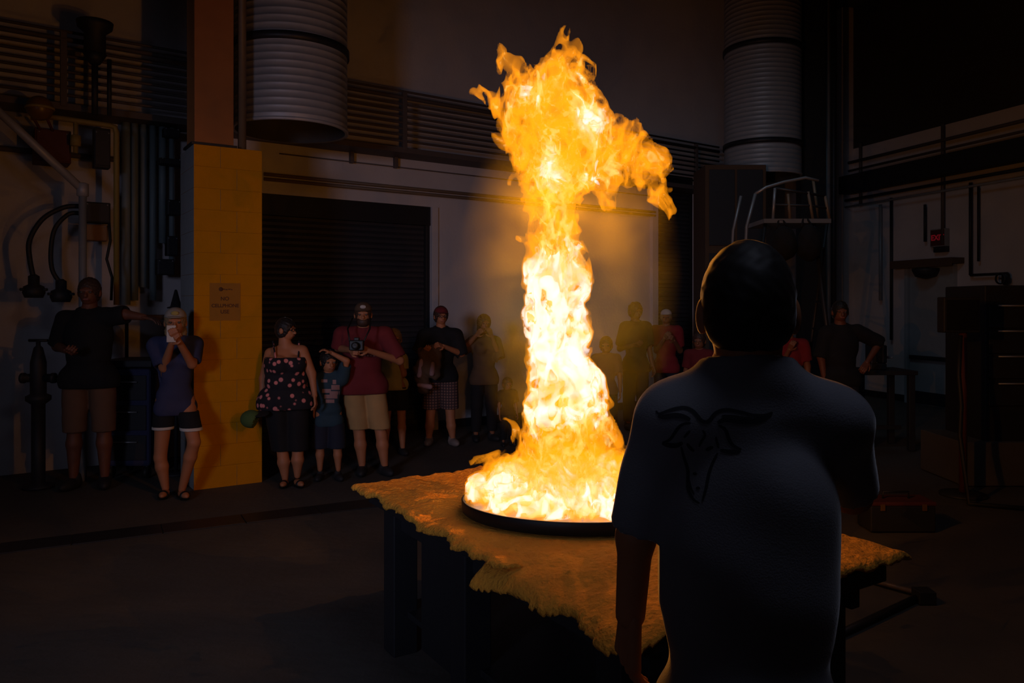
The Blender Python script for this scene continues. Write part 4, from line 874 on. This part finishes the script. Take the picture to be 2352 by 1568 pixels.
def build_flame(h=0.0074):
    s = FD/F; hp = h/s
    lo = np.array([1050.0, -275.0, 45.0])        # px, depth, row
    n = np.ceil(np.array([550, 550, 1150])/hp).astype(int)+1
    # coarse pass: where can there be flame at all
    q = 5; nc = n//q+2
    gx, gy, gz = [(lo[i]+hp*q*np.arange(nc[i])).astype(np.float32) for i in range(3)]
    Dc = flame_sdf(gx[:, None, None]+0*gy[None, :, None]+0*gz[None, None, :], gy[None, :, None]+0*gx[:, None, None]+0*gz, gz[None, None, :]+0*gx[:, None, None]+0*gy[None, :, None])
    M = np.repeat(np.repeat(np.repeat(Dc < 48, q, 0), q, 1), q, 2)[:n[0], :n[1], :n[2]]
    I = np.argwhere(M)
    px = (lo[0]+hp*I[:, 0]).astype(np.float32); py = (lo[1]+hp*I[:, 1]).astype(np.float32); pz = (lo[2]+hp*I[:, 2]).astype(np.float32)
    f1 = 1/80.0
    X = px+38*pnoise(px*f1, py*f1, pz*f1*0.8, 1); Y = py+30*pnoise(px*f1+7.3, py*f1, pz*f1*0.8, 2); Z = pz+36*pnoise(px*f1, py*f1+3.1, pz*f1*0.8, 3)
    f2 = 1/30.0
    X2 = X+21*pnoise(X*f2, Y*f2, Z*f2*0.6, 4); Z2 = Z+20*pnoise(X*f2+5, Y*f2, Z*f2*0.6, 5)
    D = flame_sdf(X2, Y, Z2)-(17+9*np.clip((500-pz)/80, 0, 1))*pnoise(X2/26, Y/26, Z2/36, 6)
    f3 = 1/14.0
    a1 = pnoise(X2*f3, Y*f3, Z2*f3*0.5, 7)
    X3 = X2+9*a1; Z3 = Z2+9*pnoise(X2*f3+4, Y*f3, Z2*f3*0.5, 10)
    n2 = pnoise(X3/22, Y/22, Z3/36, 11); n3 = pnoise(X3/48+3, Y/48, Z3/72, 8)
    ridge = np.abs(n2+0.5*n3)
    wob = pnoise(X/70, Y/70, Z/90, 21)
    hot = 1.2*np.exp(-np.abs((pz-765)/190.0)**3)
    hot = np.maximum(hot, 1.0*np.exp(-(((pz-390)/55.0)**2+((px-1252)/34.0)**2)))
    hot = np.maximum(hot, 0.85*np.exp(-(((pz-285)/50.0)**2+((px-1345-0.5*(pz-285))/50.0)**2)))
    hot = np.maximum(hot, 0.6*np.exp(-(((pz-210)/50.0)**2+((px-1290)/50.0)**2)))
    hot = np.maximum(hot, 0.85*np.exp(-(((pz-1122)/48.0)**2)))
    hot = np.clip(hot+1.3*wob, 0, 1.2)
    inn = np.clip(-D/45, 0, 1); high = np.clip((470-pz)/60, 0, 1)
    lim = np.where(pz > 1090, np.sqrt((px-1322)**2+py**2)-256, -1e3)
    lim = np.maximum(lim, pz-(1149+TILT*py))
    E = np.maximum(np.maximum(D, (ridge-(0.105+0.04*inn+0.08*hot))*40), lim)
    mid = np.maximum(np.maximum(D+7-4*hot, (np.abs(0.9*n3+0.5*a1)-(0.04+0.11*hot-0.016*high))*42), E+2.0)
    core = np.maximum(np.maximum(D+13-9*hot, (np.abs(n2*0.7-0.6*n3+0.35*a1)-(-0.10+0.26*hot))*38), E+2.2)
    out = []
    for nm, G in (('flame_envelope', E), ('flame_body', mid), ('flame_core', core)):
        A = np.full(n, 40.0, np.float32); A[tuple(I.T)] = G
        V, Q = surface_net(A, (0, 0, 0), 1.0)
        V = lo+V*hp
        V = np.stack([(V[:, 0]-1176)*s, V[:, 1]*s, CAMH-(V[:, 2]-HOR)*s], 1)
        out.append((nm, V, Q[:, ::-1]))         # rows run downwards, so the winding is mirrored
    return out
def fire_mat(name, e, sig):
    m = bpy.data.materials.new(name); m.use_nodes = True; nt = m.node_tree; nt.nodes.clear()
    o = nt.nodes.new('ShaderNodeOutputMaterial'); em = nt.nodes.new('ShaderNodeEmission')
    k = max(e); em.inputs[0].default_value = (e[0]/k, e[1]/k, e[2]/k, 1); em.inputs[1].default_value = k
    ab = nt.nodes.new('ShaderNodeVolumeAbsorption'); ab.inputs[0].default_value = (0, 0, 0, 1); ab.inputs[1].default_value = sig
    ad = nt.nodes.new('ShaderNodeAddShader'); nt.links.new(em.outputs[0], ad.inputs[0]); nt.links.new(ab.outputs[0], ad.inputs[1])
    nt.links.new(ad.outputs[0], o.inputs['Volume']); return m
FCOL = {'flame_envelope': ((22, 6.5, 0.12), 13), 'flame_body': ((34, 23, 7), 20), 'flame_core': ((48, 50, 51), 28)}
# ---------------------------------------------------------------- work bench, blanket, tray, fire
mk('blanket', (0.95, 0.37, 0.035), 0.95, var=0.25, scale=9, bump=0.9, bscale=70)
TZ = 0.79; T0 = Vector((-0.80, 4.08, 0)); TU = Vector((0.532, -0.847, 0)).normalized(); TV = Vector((0.847, 0.532, 0)).normalized(); TL, TW = 2.2, 1.27
RIM = 0.876; TR = 0.524; TC = Vector((0.295, FD, 0))
wb = thing('work_bench', T0+TU*TL/2+TV*TW/2, 'dark heavy work bench carrying the blanket and the fire tray', 'table')
tc_ = T0+TU*TL/2+TV*TW/2
box('bench_top', tc_+Vector((0, 0, TZ-0.035)), (TL-0.08, TW-0.08, 0.06), M['steel_dark'], wb, TU, 0.006)
leg0 = None
for a in (0.22, 0.95, 1.95):
    for b in (0.14, TW-0.14):
        q = T0+TU*a+TV*b+Vector((0, 0, (TZ-0.065)/2))
        if leg0 is None: leg0 = (box('leg', q, (0.13, 0.13, TZ-0.066), M['steel_dark'], wb, TU, 0.006), q)
        else: dup(leg0[0], q-leg0[1])
box('end_panel', T0+TU*0.62+TV*0.16+Vector((0, 0, 0.40)), (0.34, 0.03, 0.62), M['steel_dark'], wb, TU, 0.004)
box('lower_shelf', tc_+Vector((0, 0, 0.2)), (TL-0.3, TW-0.3, 0.03), M['steel_dark'], wb, TU, 0.004)
for b in (0.14, TW-0.14): box('rail', T0+TU*TL/2+TV*b+Vector((0, 0, TZ-0.12)), (TL-0.2, 0.05, 0.09), M['steel_dark'], wb, TU, 0.004)
def blanket(a0, a1, zoff, seed, label, drop, sag=0.0):
    st = 0.0085; A = np.arange(a0-0.10, a1+0.10, st); Bv = np.arange(-0.12, TW+0.12, st); Ag, Bg = np.meshgrid(A, Bv, indexing='ij'); Ag = Ag.astype(np.float32); Bg = Bg.astype(np.float32); o = np.zeros_like(Ag)
    rag = 0.035*pnoise(Ag*5, Bg*5, o+seed, 30)+0.018*pnoise(Ag*17, Bg*17, o+seed, 31)+0.005*pnoise(Ag*48, Bg*48, o+seed, 32)
    inside = np.minimum(np.minimum(Ag-(a0-0.03), a1+0.03-Ag), np.minimum(Bg+0.035+(0.012 if sag else 0), TW+0.05-Bg))+rag*1.6 > 0
    over = np.maximum(np.maximum(-Bg-0.005, Bg-TW+0.005), np.maximum(-Ag-0.005, Ag-TL+0.0))
    wx = T0.x+TU.x*Ag+TV.x*Bg; wy = T0.y+TU.y*Ag+TV.y*Bg
    rt = np.sqrt((wx-TC.x)**2+(wy-TC.y)**2); tr = np.clip((0.66-rt)/0.12, 0, 1); tr = tr*tr*(3-2*tr)
    lump = 0.030*pnoise(Ag*3.2, Bg*3.2, o+seed, 33)+0.014*pnoise(Ag*9, Bg*9, o+seed, 34)
    fine = 0.010*pnoise(Ag*28, Bg*28, o+seed, 35)+0.003*pnoise(Ag*70, Bg*70, o+seed, 36)
    flat = RIM-0.062-TILT*(wy-TC.y)
    zt = (TZ+0.028+zoff+lump)*(1-tr)+np.maximum(flat-0.004, TZ+0.012)*tr+fine*(1-0.7*tr)
    zt = zt-np.clip(over, 0, 1)*drop-np.clip(sag-Bg, 0, 1)**2*1.3*(1 if sag else 0)
    edge = np.minimum(np.minimum(Ag-(a0-0.03), a1+0.03-Ag), np.minimum(Bg+0.035+(0.012 if sag else 0), TW+0.05-Bg))+rag*1.6
    th = 0.030*np.clip(edge/0.03, 0, 1)**0.5
    idt = -np.ones(Ag.shape, int); idt[inside] = np.arange(inside.sum()); n = int(inside.sum())
    top = np.stack([wx[inside], wy[inside], (zt-0.012+0.5*th)[inside]], 1); bot = np.stack([wx[inside], wy[inside], np.where(tr > 0.01, zt-0.006, zt-0.012-0.5*th)[inside]], 1)
    V = np.concatenate([top, bot]); q = inside[:-1, :-1] & inside[1:, :-1] & inside[1:, 1:] & inside[:-1, 1:]
    I, J_ = np.nonzero(q); a, b, c, d = idt[I, J_], idt[I+1, J_], idt[I+1, J_+1], idt[I, J_+1]
    T_ = np.stack([a, b, c, d], 1); Bt = T_[:, ::-1]+n
    from collections import Counter
    E = np.concatenate([T_[:, [k, (k+1) % 4]] for k in range(4)]); key = set(map(tuple, E)); side = [(i2, i1, i1+n, i2+n) for i1, i2 in key if (i2, i1) not in key]
    Q = np.concatenate([T_, Bt, np.array(side)])
    return link('fibre_blanket', mesh_np('fibre_blanket', V, Q), M['blanket'], loc=T0+TU*(a0+a1)/2+TV*TW/2+Vector((0, 0, TZ)))
tag(blanket(0.0, 1.45, 0.0, 0.0, '', 0.35), 'rough wool-like blanket under the fire tray, reaching the far left corner of the bench', 'blanket')
tag(blanket(1.36, 2.18, 0.022, 5.0, '', 0.5, 0.2), 'shaggy blanket draped over the near end of the bench behind the man', 'blanket')
def tilt(me): 
    for v in me.vertices: v.co.z -= TILT*(v.co.y-TC.y)
ft = thing('fire_tray', (TC.x, TC.y, RIM-0.06), 'wide shallow round black tray holding the burning fuel', 'tray')
bm = bmesh.new(); add_lathe(bm, TC, [(0.01, RIM-0.056), (TR-0.012, RIM-0.056), (TR-0.004, RIM-0.050), (TR, RIM-0.003), (TR-0.002, RIM), (TR-0.010, RIM), (TR-0.014, RIM-0.04), (0.01, RIM-0.042)], 96)
bmesh.ops.recalc_face_normals(bm, faces=bm.faces); me = bm_mesh(bm, smooth=True); tilt(me); link('tray_pan', me, M['tray'], ft)
bm = bmesh.new(); add_lathe(bm, TC, [(0.01, RIM-0.030), (TR-0.0135, RIM-0.030)], 96); me = bm_mesh(bm, smooth=True); tilt(me); link('fuel', me, M['fuel'], ft)
fire = thing('fire', (TC.x, TC.y, RIM), 'tall roaring column of orange and white flame rising from the round tray', 'fire')
for nm, V, Q in build_flame():
    V = V+np.array([0, FD, 0]); me = mesh_np(nm, V, Q)
    o = link(nm, me, None, fire); me.materials.append(fire_mat(nm, *FCOL[nm]))
for i, (x, y, e) in enumerate(((1290, 1060, 0.8), (1295, 900, 1.0), (1285, 760, 1.3), (1282, 620, 1.3), (1275, 480, 1.0), (1300, 350, 0.7), (1275, 240, 0.3))):
    l = bpy.data.lights.new('flame_light', 'POINT'); l.energy = 60*e; l.color = (1.0, 0.34, 0.025); l.shadow_soft_size = 0.0
    o = bpy.data.objects.new('flame_light', l); COL.objects.link(o); o.parent = fire; o.location = P(x, y, FD)-ORG[fire]

# thin smoke hanging round the column of fire
def smoke():
    c = P(1305, 640, FD); k = FD/F; R = (260*k, 240*k, 430*k)
    s = Solid(0.1).ell(c, R); s.margin = 0.1
    o = put('smoke_cloud', [s.net(0.03)], None, None, (0, 0, 0)); m = bpy.data.materials.new('smoke'); m.use_nodes = True; nt = m.node_tree; nt.nodes.clear()
    def math_(op, a, b=None, cl=False):
        n = nt.nodes.new('ShaderNodeMath'); n.operation = op; n.use_clamp = cl
        for i_, v_ in enumerate((a, b)):
            if v_ is None: continue
            if isinstance(v_, (int, float)): n.inputs[i_].default_value = v_
            else: nt.links.new(v_, n.inputs[i_])
        return n.outputs[0]
    tc = nt.nodes.new('ShaderNodeTexCoord'); mp = nt.nodes.new('ShaderNodeMapping'); mp.vector_type = 'POINT'
    mp.inputs['Scale'].default_value = (1/R[0], 1/R[1], 1/R[2]); mp.inputs['Location'].default_value = (-c.x/R[0], -c.y/R[1], -c.z/R[2])
    nt.links.new(tc.outputs['Object'], mp.inputs['Vector'])
    ln = nt.nodes.new('ShaderNodeVectorMath'); ln.operation = 'LENGTH'; nt.links.new(mp.outputs[0], ln.inputs[0])
    nz = nt.nodes.new('ShaderNodeTexNoise'); nz.inputs['Scale'].default_value = 3.2; nz.inputs['Detail'].default_value = 3; nt.links.new(tc.outputs['Object'], nz.inputs['Vector'])
    ax = nt.nodes.new('ShaderNodeVectorMath'); ax.operation = 'MULTIPLY'; ax.inputs[1].default_value = (1, 1, 0); nt.links.new(mp.outputs[0], ax.inputs[0])
    lx = nt.nodes.new('ShaderNodeVectorMath'); lx.operation = 'LENGTH'; nt.links.new(ax.outputs[0], lx.inputs[0])
    hollow = math_('MULTIPLY', math_('SUBTRACT', lx.outputs['Value'], 0.3, True), 3.5, True)      # smoke removed near the axis so the flame lights leave no bright spots
    fall = math_('MULTIPLY', math_('SUBTRACT', 1.0, ln.outputs['Value'], True), 2.2, True)
    pat = math_('MULTIPLY', math_('SUBTRACT', nz.outputs[0], 0.32, True), 3.0)
    out = nt.nodes.new('ShaderNodeOutputMaterial'); v = nt.nodes.new('ShaderNodeVolumeScatter'); v.inputs['Color'].default_value = (0.75, 0.72, 0.1, 1); v.inputs['Anisotropy'].default_value = 0.2
    nt.links.new(math_('MULTIPLY', math_('MULTIPLY', math_('MULTIPLY', fall, pat), hollow), 1.25), v.inputs['Density']); nt.links.new(v.outputs[0], out.inputs['Volume']); o.data.materials.append(m)
    tag(o, 'thin brown smoke glowing around the upper column of flame', 'smoke', kind='stuff')
smoke()
# ---------------------------------------------------------------- the people
person(205, 1120, 640, 'man in black polo and brown shorts, arm stretched to the cart at far left', skin='skin_dark', yaw=12, fat=1.22, broad=1.15,
       arms={'L': ((130, 795, 0.02), (196, 800, -0.32), 0.7, (0, 0.6, 0.6)), 'R': ((290, 722, -0.02), (338, 728, -0.06), 0.3, (0, 0, -1))}, shoulder={'L': (150, 735), 'R': (252, 728)},
       shirt={'m': 'black_cloth', 'collar': 1, 'hem': 0.48, 'sleeve': 0.8}, bottom={'m': 'khaki_dark', 'len': 0.27}, hair={'m': 'hair_brown'}, shoes='shoe')
g = person(403, 1142, 702, 'girl in a grey cap photographing with a phone, dark shorts with pale hem', skin='skin', yaw=25, hyaw=20, fat=0.92, broad=0.92, kid=0.2, female=True,
       arms={'L': ((388, 842, -0.10), (428, 782, -0.30), 0.9, (0.3, 0.9, 0)), 'R': ((446, 835, -0.05), (440, 775, -0.30), 0.9, (-0.3, 0.9, 0))},
       legs={'L': ((368, 1050, 0), (378, 1125, 0.02)), 'R': ((458, 1010, -0.12), (420, 1125, -0.02))},
       shirt={'m': 'blue_cloth', 'hem': 0.44, 'loose': 0.02}, bottom={'m': 'black_cloth', 'len': 0.365, 'trim': 'white_cloth'}, hair={'m': 'hair_blond', 'long': 0.8}, hat={'m': 'cap_grey', 'badge': 'yellow_cloth'}, shoes='sandal')
q = P(433, 763, 7.13)+Vector((0, -0.36, 0)); ph = thing('phone', q, 'pale phone held up by the girl in the grey cap', 'phone'); box('phone_case', q, (0.075, 0.009, 0.145), M['white_cloth'], ph, Vector((0.9, 0.3, 0)), 0.003); box('screen', q+Vector((0.003, 0.006, 0)), (0.066, 0.002, 0.13), M['black'], ph, Vector((0.9, 0.3, 0)), 0)
person(657, 1116, 733, 'woman in a black flowered sleeveless top holding a green cap beside the column', skin='skin', yaw=20, hyaw=75, fat=1.45, broad=1.22, female=True, shoulder={'L': (622, 812), 'R': (694, 806)},
       arms={'L': ((604, 870, 0.02), (602, 925, -0.02), 0.6, (1, 0, 0)), 'R': ((716, 858, 0.0), (726, 908, -0.05), 0.5, (-1, 0, 0))},
       legs={'L': ((650, 1045, 0), (655, 1100, 0)), 'R': ((684, 1040, 0), (683, 1092, 0))},
       shirt={'m': 'floral', 'tank': 1, 'sleeve': 0, 'hem': 0.465, 'loose': 0.03, 'name': 'flowered_top'}, bottom={'m': 'black_cloth', 'len': 0.215, 'loose': 0.03}, hair={'m': 'hair_black', 'line': 0.45, 'g': 0.016}, glasses=True, shoes='sandal')
q = P(577, 962, 7.35); gc = thing('green_cap', q, 'green cap held low in the flowered-top woman\'s hand by the column', 'cap')
s_ = Solid(0.006).ell(q, (0.10, 0.085, 0.085)); s_.sub(Solid(0.003).ell(q+Vector((0.04, 0, -0.012)), (0.085, 0.07, 0.07))); put('crown', [s_.net(0.006)], M['green_cap'], gc, (0, 0, 0)); put('brim', [Solid(0.004).ell(q+Vector((0.085, 0.0, 0.05)), (0.085, 0.07, 0.010), 0, 0.3).net(0.005)], M['black_cloth'], gc, (0, 0, 0))
_, shb, *_r = person(755, 1102, 806, 'boy in a navy tee with a pale print, one arm raised to his head', skin='skin', yaw=15, hyaw=30, kid=0.75, fat=0.95, shoulder={'L': (728, 872), 'R': (786, 872)},
       arms={'R': ((799, 828, -0.05), (765, 808, -0.10), 0.5, (-0.5, 0, -0.8)), 'L': ((722, 908, 0), (722, 940, 0), 0.4, (1, 0, 0))},
       legs={'L': ((735, 1030, 0), (735, 1078, 0)), 'R': ((775, 1030, 0), (777, 1078, 0))},
       shirt={'m': 'teal_cloth', 'hem': 0.42, 'loose': 0.018}, bottom={'m': 'navy', 'len': 0.25, 'loose': 0.03}, hair={'m': 'hair_black'}, shoes='shoe')
for pr in (('rect', (738, 871, 752, 878)), ('rect', (761, 884, 780, 895)), ('rect', (740, 893, 760, 902)), ('rect', (764, 872, 772, 882)), ('rect', (757, 898, 780, 906)), ('rect', (745, 906, 775, 915)), ('rect', (748, 917, 768, 925))): drape('chest_print', shb, [pr], M['pink_cloth'], shb)
rt = person(834, 1090, 690, 'bearded man in maroon tee and khaki shorts, dark cap, holding a camera', skin='skin', yaw=20, hyaw=10, fat=1.3, broad=1.22, shoulder={'L': (786, 768), 'R': (884, 768)},
       arms={'L': ((778, 800, 0.02), (820, 800, -0.30), 0.9, (0.5, 0.5, 0)), 'R': ((918, 828, 0.0), (856, 800, -0.30), 0.9, (-0.5, 0.5, 0))},
       legs={'L': ((826, 1000, 0), (832, 1070, 0)), 'R': ((876, 1000, 0), (884, 1072, 0))},
       shirt={'m': 'maroon', 'hem': 0.475, 'loose': 0.018, 'sleeve': 0.75}, bottom={'m': 'khaki', 'len': 0.27, 'loose': 0.03}, hair={'m': 'hair_brown'}, hat={'m': 'brown_cloth', 'badge': 'cap_white'}, beard='hair_brown', shoes='shoe')
for i in range(6): drape('chest_lettering', rt[1], [('rect', (822+i*7, 815, 826+i*7, 818))], M['pink_cloth'], rt[1])
q = P(838, 788, 8.08)+Vector((0, -0.42, 0)); cm = thing('camera', q, 'black camera held in front of the maroon-shirted man\'s chest', 'camera')
box('camera_body', q, (0.14, 0.07, 0.10), M['black'], cm, bev=0.01); lathe('lens', q+Vector((0, -0.03, 0)), [(0.036, 0), (0.036, 0.06), (0.03, 0.075), (0.012, 0.07)], M['black'], cm, 24, 'N', Vector((0, -1, 0))); box('viewfinder', q+Vector((0, 0, 0.062)), (0.05, 0.05, 0.03), M['black'], cm, bev=0.006)
tube('neck_strap', [q+Vector((-0.07, 0, 0.04)), q+Vector((-0.11, 0.1, 0.16)), q+Vector((-0.09, 0.25, 0.26))], 0.008, M['black'], cm, 6); tube('neck_strap', [q+Vector((0.07, 0, 0.04)), q+Vector((0.11, 0.1, 0.16)), q+Vector((0.09, 0.25, 0.26))], 0.008, M['black'], cm, 6)
person(905, 1045, 756, 'child in a yellow top and black shorts half hidden behind the maroon-shirted man', skin='skin', yaw=15, kid=0.55, female=False, shoulder={'L': (886, 820), 'R': (924, 822)},
       arms={'R': ((928, 858, -0.03), (920, 815, -0.16), 0.7, (-0.5, 0.5, 0))},
       shirt={'m': 'yellow_cloth', 'hem': 0.52, 'sleeve': 0.5}, bottom={'m': 'black_cloth', 'len': 0.36, 'loose': 0.02}, hair={'m': 'hair_blond'}, shoes='shoe')
_b = P(922, 808, 9.13)+Vector((0, -0.2, 0)); bl = thing('lilac_ball', _b, 'small lilac ball held by the child in yellow', 'ball'); lathe('ball_shell', _b, [(0.05*math.sin(t), -0.05*math.cos(t)) for t in np.linspace(0.03, math.pi-0.03, 14)], M['lilac'], bl, 20)
person(1013, 1022, 700, 'man in a dark polo, plaid shorts and cap holding a bundled jacket', skin='skin', yaw=12, hyaw=20, fat=1.1, broad=1.1, shoulder={'L': (975, 768), 'R': (1048, 768)},
       arms={'L': ((962, 805, 0), (980, 800, -0.24), 0.8, (0.3, 0.3, 0.6)), 'R': ((1060, 812, 0), (1022, 792, -0.26), 0.8, (-0.4, 0.3, -0.5))},
       legs={'L': ((988, 965, 0), (985, 1008, 0)), 'R': ((1035, 965, 0), (1040, 1008, 0))},
       shirt={'m': 'black_cloth', 'collar': 1, 'hem': 0.46, 'loose': 0.018, 'sleeve': 0.85, 'vneck': 0.9}, bottom={'m': 'plaid', 'len': 0.265, 'loose': 0.035}, hair={'m': 'hair_brown', 'g': 0.016}, hat={'m': 'maroon', 'brim': 0.5}, glasses=True, shoes='shoe_light')
q = P(985, 0, 9.78); jq = P(985, 845, 9.5); jk = thing('jacket', jq, 'pale and dark bundled jacket hanging over the plaid-shorts man\'s arm', 'jacket')
s_ = Solid(0.04)
for a, b, r1, r2 in (((1000, 800), (968, 850), .07, .09), ((968, 850), (972, 890), .09, .08), ((1000, 805), (1002, 862), .07, .05), ((975, 815), (985, 850), .08, .08)): s_.cone(P(a[0], a[1], 9.52), P(b[0], b[1], 9.5), r1, r2)
s_.noise = lambda X, Y, Z: 0.014*np.sin(X*38+Z*22)*np.cos(Z*30+X*14); put('cloth_bundle', [s_.net(0.012)], M['brown_cloth'], jk, (0, 0, 0))
for pts in (((968, 828), (963, 862)), ((994, 835), (992, 858)), ((962, 884), (988, 888))):
    s_ = Solid(0.02).cone(P(*pts[0], 9.44), P(*pts[1], 9.43), 0.026, 0.032); put('pale_fold', [s_.net(0.01)], M['pink_cloth'], jk, (0, 0, 0))
person(1112, 1012, 724, 'long-haired woman left of the flame raising both hands to her face', skin='skin_tan', yaw=20, fat=1.05, female=True, shoulder={'L': (1086, 785), 'R': (1138, 785)},
       arms={'L': ((1068, 800, -0.05), (1096, 768, -0.18), 0.7, (0.5, 0.6, 0)), 'R': ((1146, 818, -0.05), (1130, 770, -0.18), 0.7, (-0.5, 0.6, 0))},
       shirt={'m': 'brown_cloth', 'hem': 0.45, 'sleeve': 0.9, 'loose': 0.02}, bottom={'m': 'black_cloth', 'len': 0.08, 'name': 'trousers'}, hair={'m': 'hair_brown', 'long': 1.1, 'g': 0.018}, shoes='shoe')
person(1166, 1024, 868, 'small child in dark clothes standing close left of the flame', skin='skin_tan', yaw=20, kid=1.0, shirt={'m': 'black_cloth', 'hem': 0.45}, bottom={'m': 'black_cloth', 'len': 0.1, 'name': 'trousers'}, hair={'m': 'hair_brown'}, shoes='shoe')
person(1392, 1012, 774, 'child seen through the haze just right of the flame', skin='skin_tan', yaw=-10, kid=0.6, shirt={'m': 'khaki_dark', 'hem': 0.45}, bottom={'m': 'black_cloth', 'len': 0.1, 'name': 'trousers'}, hair={'m': 'hair_brown'}, shoes='shoe')
person(1460, 985, 697, 'curly-haired person in dark clothes with folded hands right of the flame', skin='skin_dark', yaw=25, fat=1.1, broad=1.0,
       arms={'L': ((1424, 800, 0), (1450, 790, -0.26), 0.6, (0.3, 0.3, 0.5))},
       shirt={'m': 'black_cloth', 'hem': 0.46, 'sleeve': 0.7}, bottom={'m': 'black_cloth', 'len': 0.07, 'name': 'trousers', 'loose': 0.02}, hair={'m': 'hair_black', 'puff': 0.32, 'g': 0.02}, shoes='shoe')
person(1530, 968, 707, 'person in red shirt and white cap right of the curly-haired one', skin='skin_tan', yaw=-15, fat=1.05, arms={'L': ((1508, 805, 0), (1520, 775, -0.22), 0.6, (0.3, 0.5, 0)), 'R': ((1562, 805, 0), (1540, 780, -0.24), 0.6, (-0.3, 0.5, 0))},
       shirt={'m': 'red_cloth', 'hem': 0.44, 'loose': 0.02}, bottom={'m': 'navy', 'len': 0.07, 'name': 'trousers'}, hair={'m': 'hair_blond'}, hat={'m': 'cap_white'}, shoes='shoe')
person(1606, 1000, 764, 'child in a dark red shirt standing left of the man in grey', skin='skin_tan', yaw=-25, kid=0.6, shirt={'m': 'maroon', 'hem': 0.45}, bottom={'m': 'black_cloth', 'len': 0.1, 'name': 'trousers'}, hair={'m': 'hair_brown'}, shoes='shoe')
rs = person(1812, 1030, 735, 'person in a dark red shirt with pale lettering behind the man in grey', skin='skin_tan', yaw=-20, fat=1.15, arms={'L': ((1790, 850, 0), (1800, 800, -0.2), 0.6, (0.3, 0.5, 0))}, shirt={'m': 'red_cloth', 'hem': 0.45}, bottom={'m': 'black_cloth', 'len': 0.07, 'name': 'trousers'}, hair={'m': 'hair_brown'}, shoes='shoe')
for i in range(4): drape('chest_lettering', rs[1], [('rect', (1800+i*7, 825, 1804+i*7, 834))], M['white_cloth'], rs[1])
person(1930, 1055, 693, 'man in a black polo leaning his arm on the bench at the right', skin='skin_dark', yaw=-8, fat=1.12, broad=1.15, shoulder={'L': (1898, 765), 'R': (1972, 762)},
       arms={'L': ((1886, 820, 0), (1892, 870, -0.02), 0.4), 'R': ((2018, 788, -0.02), (1975, 830, -0.18), 0.7, (-0.3, 0.3, -0.6))},
       shirt={'m': 'black_cloth', 'collar': 1, 'hem': 0.47, 'sleeve': 0.85, 'loose': 0.018}, bottom={'m': 'navy', 'len': 0.07, 'name': 'trousers'}, hair={'m': 'hair_black'}, shoes='shoe')
# the man in front, seen from behind
FGD = 1.45; fs = FGD/F
def man_front():
    cx = 1716; feet = HOR+CAMH/fs
    arms = {'L': ((1464, 1238, 0.02), (1459, 1440, 0.06), 0.35, (1, 0.3, 0)), 'R': ((2012, 1166, 0.10), (1966, 1235, 0.30), 0.5, (-1, 0, 0))}
    return person(cx, feet, 566, 'dark-haired man in a grey tee with a bull print, seen from behind before the fire', skin='skin', yaw=172, hyaw=168, fat=1.04, broad=0.92, trapz=0.866, trapr=1.12, headk=0.93, hipk=0.86, arms=arms, d=FGD, res=0.0085,
        shoulder={'L': (1533, 972, 0.0), 'R': (1912, 972, 0.0)}, armk=0.74, shirt={'m': 'grey_tee', 'hem': 0.47, 'sleeve': 0.78, 'loose': 0.014, 'flare': 0.78, 'fold': 0.0045, 'fsc': 14, 'neckz': 0.889, 'vneck': 0.15}, bottom={'m': 'navy', 'len': 0.28, 'loose': 0.03}, hair={'m': 'hair_black', 'g': 0.007, 'line': 0.45, 'n': 0.0009, 'nape': 1, 'back': 0.46}, shoes='shoe')
fg = man_front()
cv_ = lambda L: [(1480+x/5.6, 900+y/5.6) for x, y in L]
drape('bull_print', fg[1], [('line', w_*1.45, cv_(L)) for w_, L in (
    (6, [(150, 225), (165, 295), (300, 240), (420, 205), (540, 195), (640, 250), (700, 330), (740, 385), (830, 390), (880, 300), (960, 240), (1080, 225), (1250, 260), (1400, 300), (1550, 300), (1665, 258)]),
    (9, [(160, 300), (230, 330), (330, 310), (420, 300), (520, 320), (600, 365)]), (9, [(930, 405), (1010, 355), (1120, 360), (1250, 380), (1400, 378), (1530, 345), (1650, 265)]), (7, [(980, 310), (1130, 320), (1260, 340), (1400, 350)]),
    (5, [(610, 400), (480, 410), (400, 500), (360, 580), (300, 640), (215, 650)]), (8, [(215, 650), (320, 690), (440, 690), (500, 640)]), (4, [(500, 600), (560, 520), (600, 490)]),
    (6, [(940, 420), (1050, 480), (1080, 600), (1130, 690), (1260, 750)]), (7, [(1250, 755), (1120, 775), (960, 745)]), (4, [(960, 740), (930, 640), (915, 560)]),
    (5, [(470, 690), (500, 820), (560, 1000), (555, 1250), (620, 1380), (720, 1440)]), (5, [(950, 770), (880, 900), (830, 1040), (790, 1250), (740, 1420)]),
    (5, [(540, 650), (590, 730), (650, 770)]), (6, [(900, 700), (820, 730), (780, 760)]), (4, [(740, 480), (795, 560), (720, 640), (700, 720)]), (5, [(600, 1040), (640, 1060), (690, 1050)]), (5, [(640, 1230), (680, 1245), (730, 1235)]), (4, [(560, 1100), (600, 1260), (650, 1330)]))], M['print_dark'], fg[1], off=0.0012)
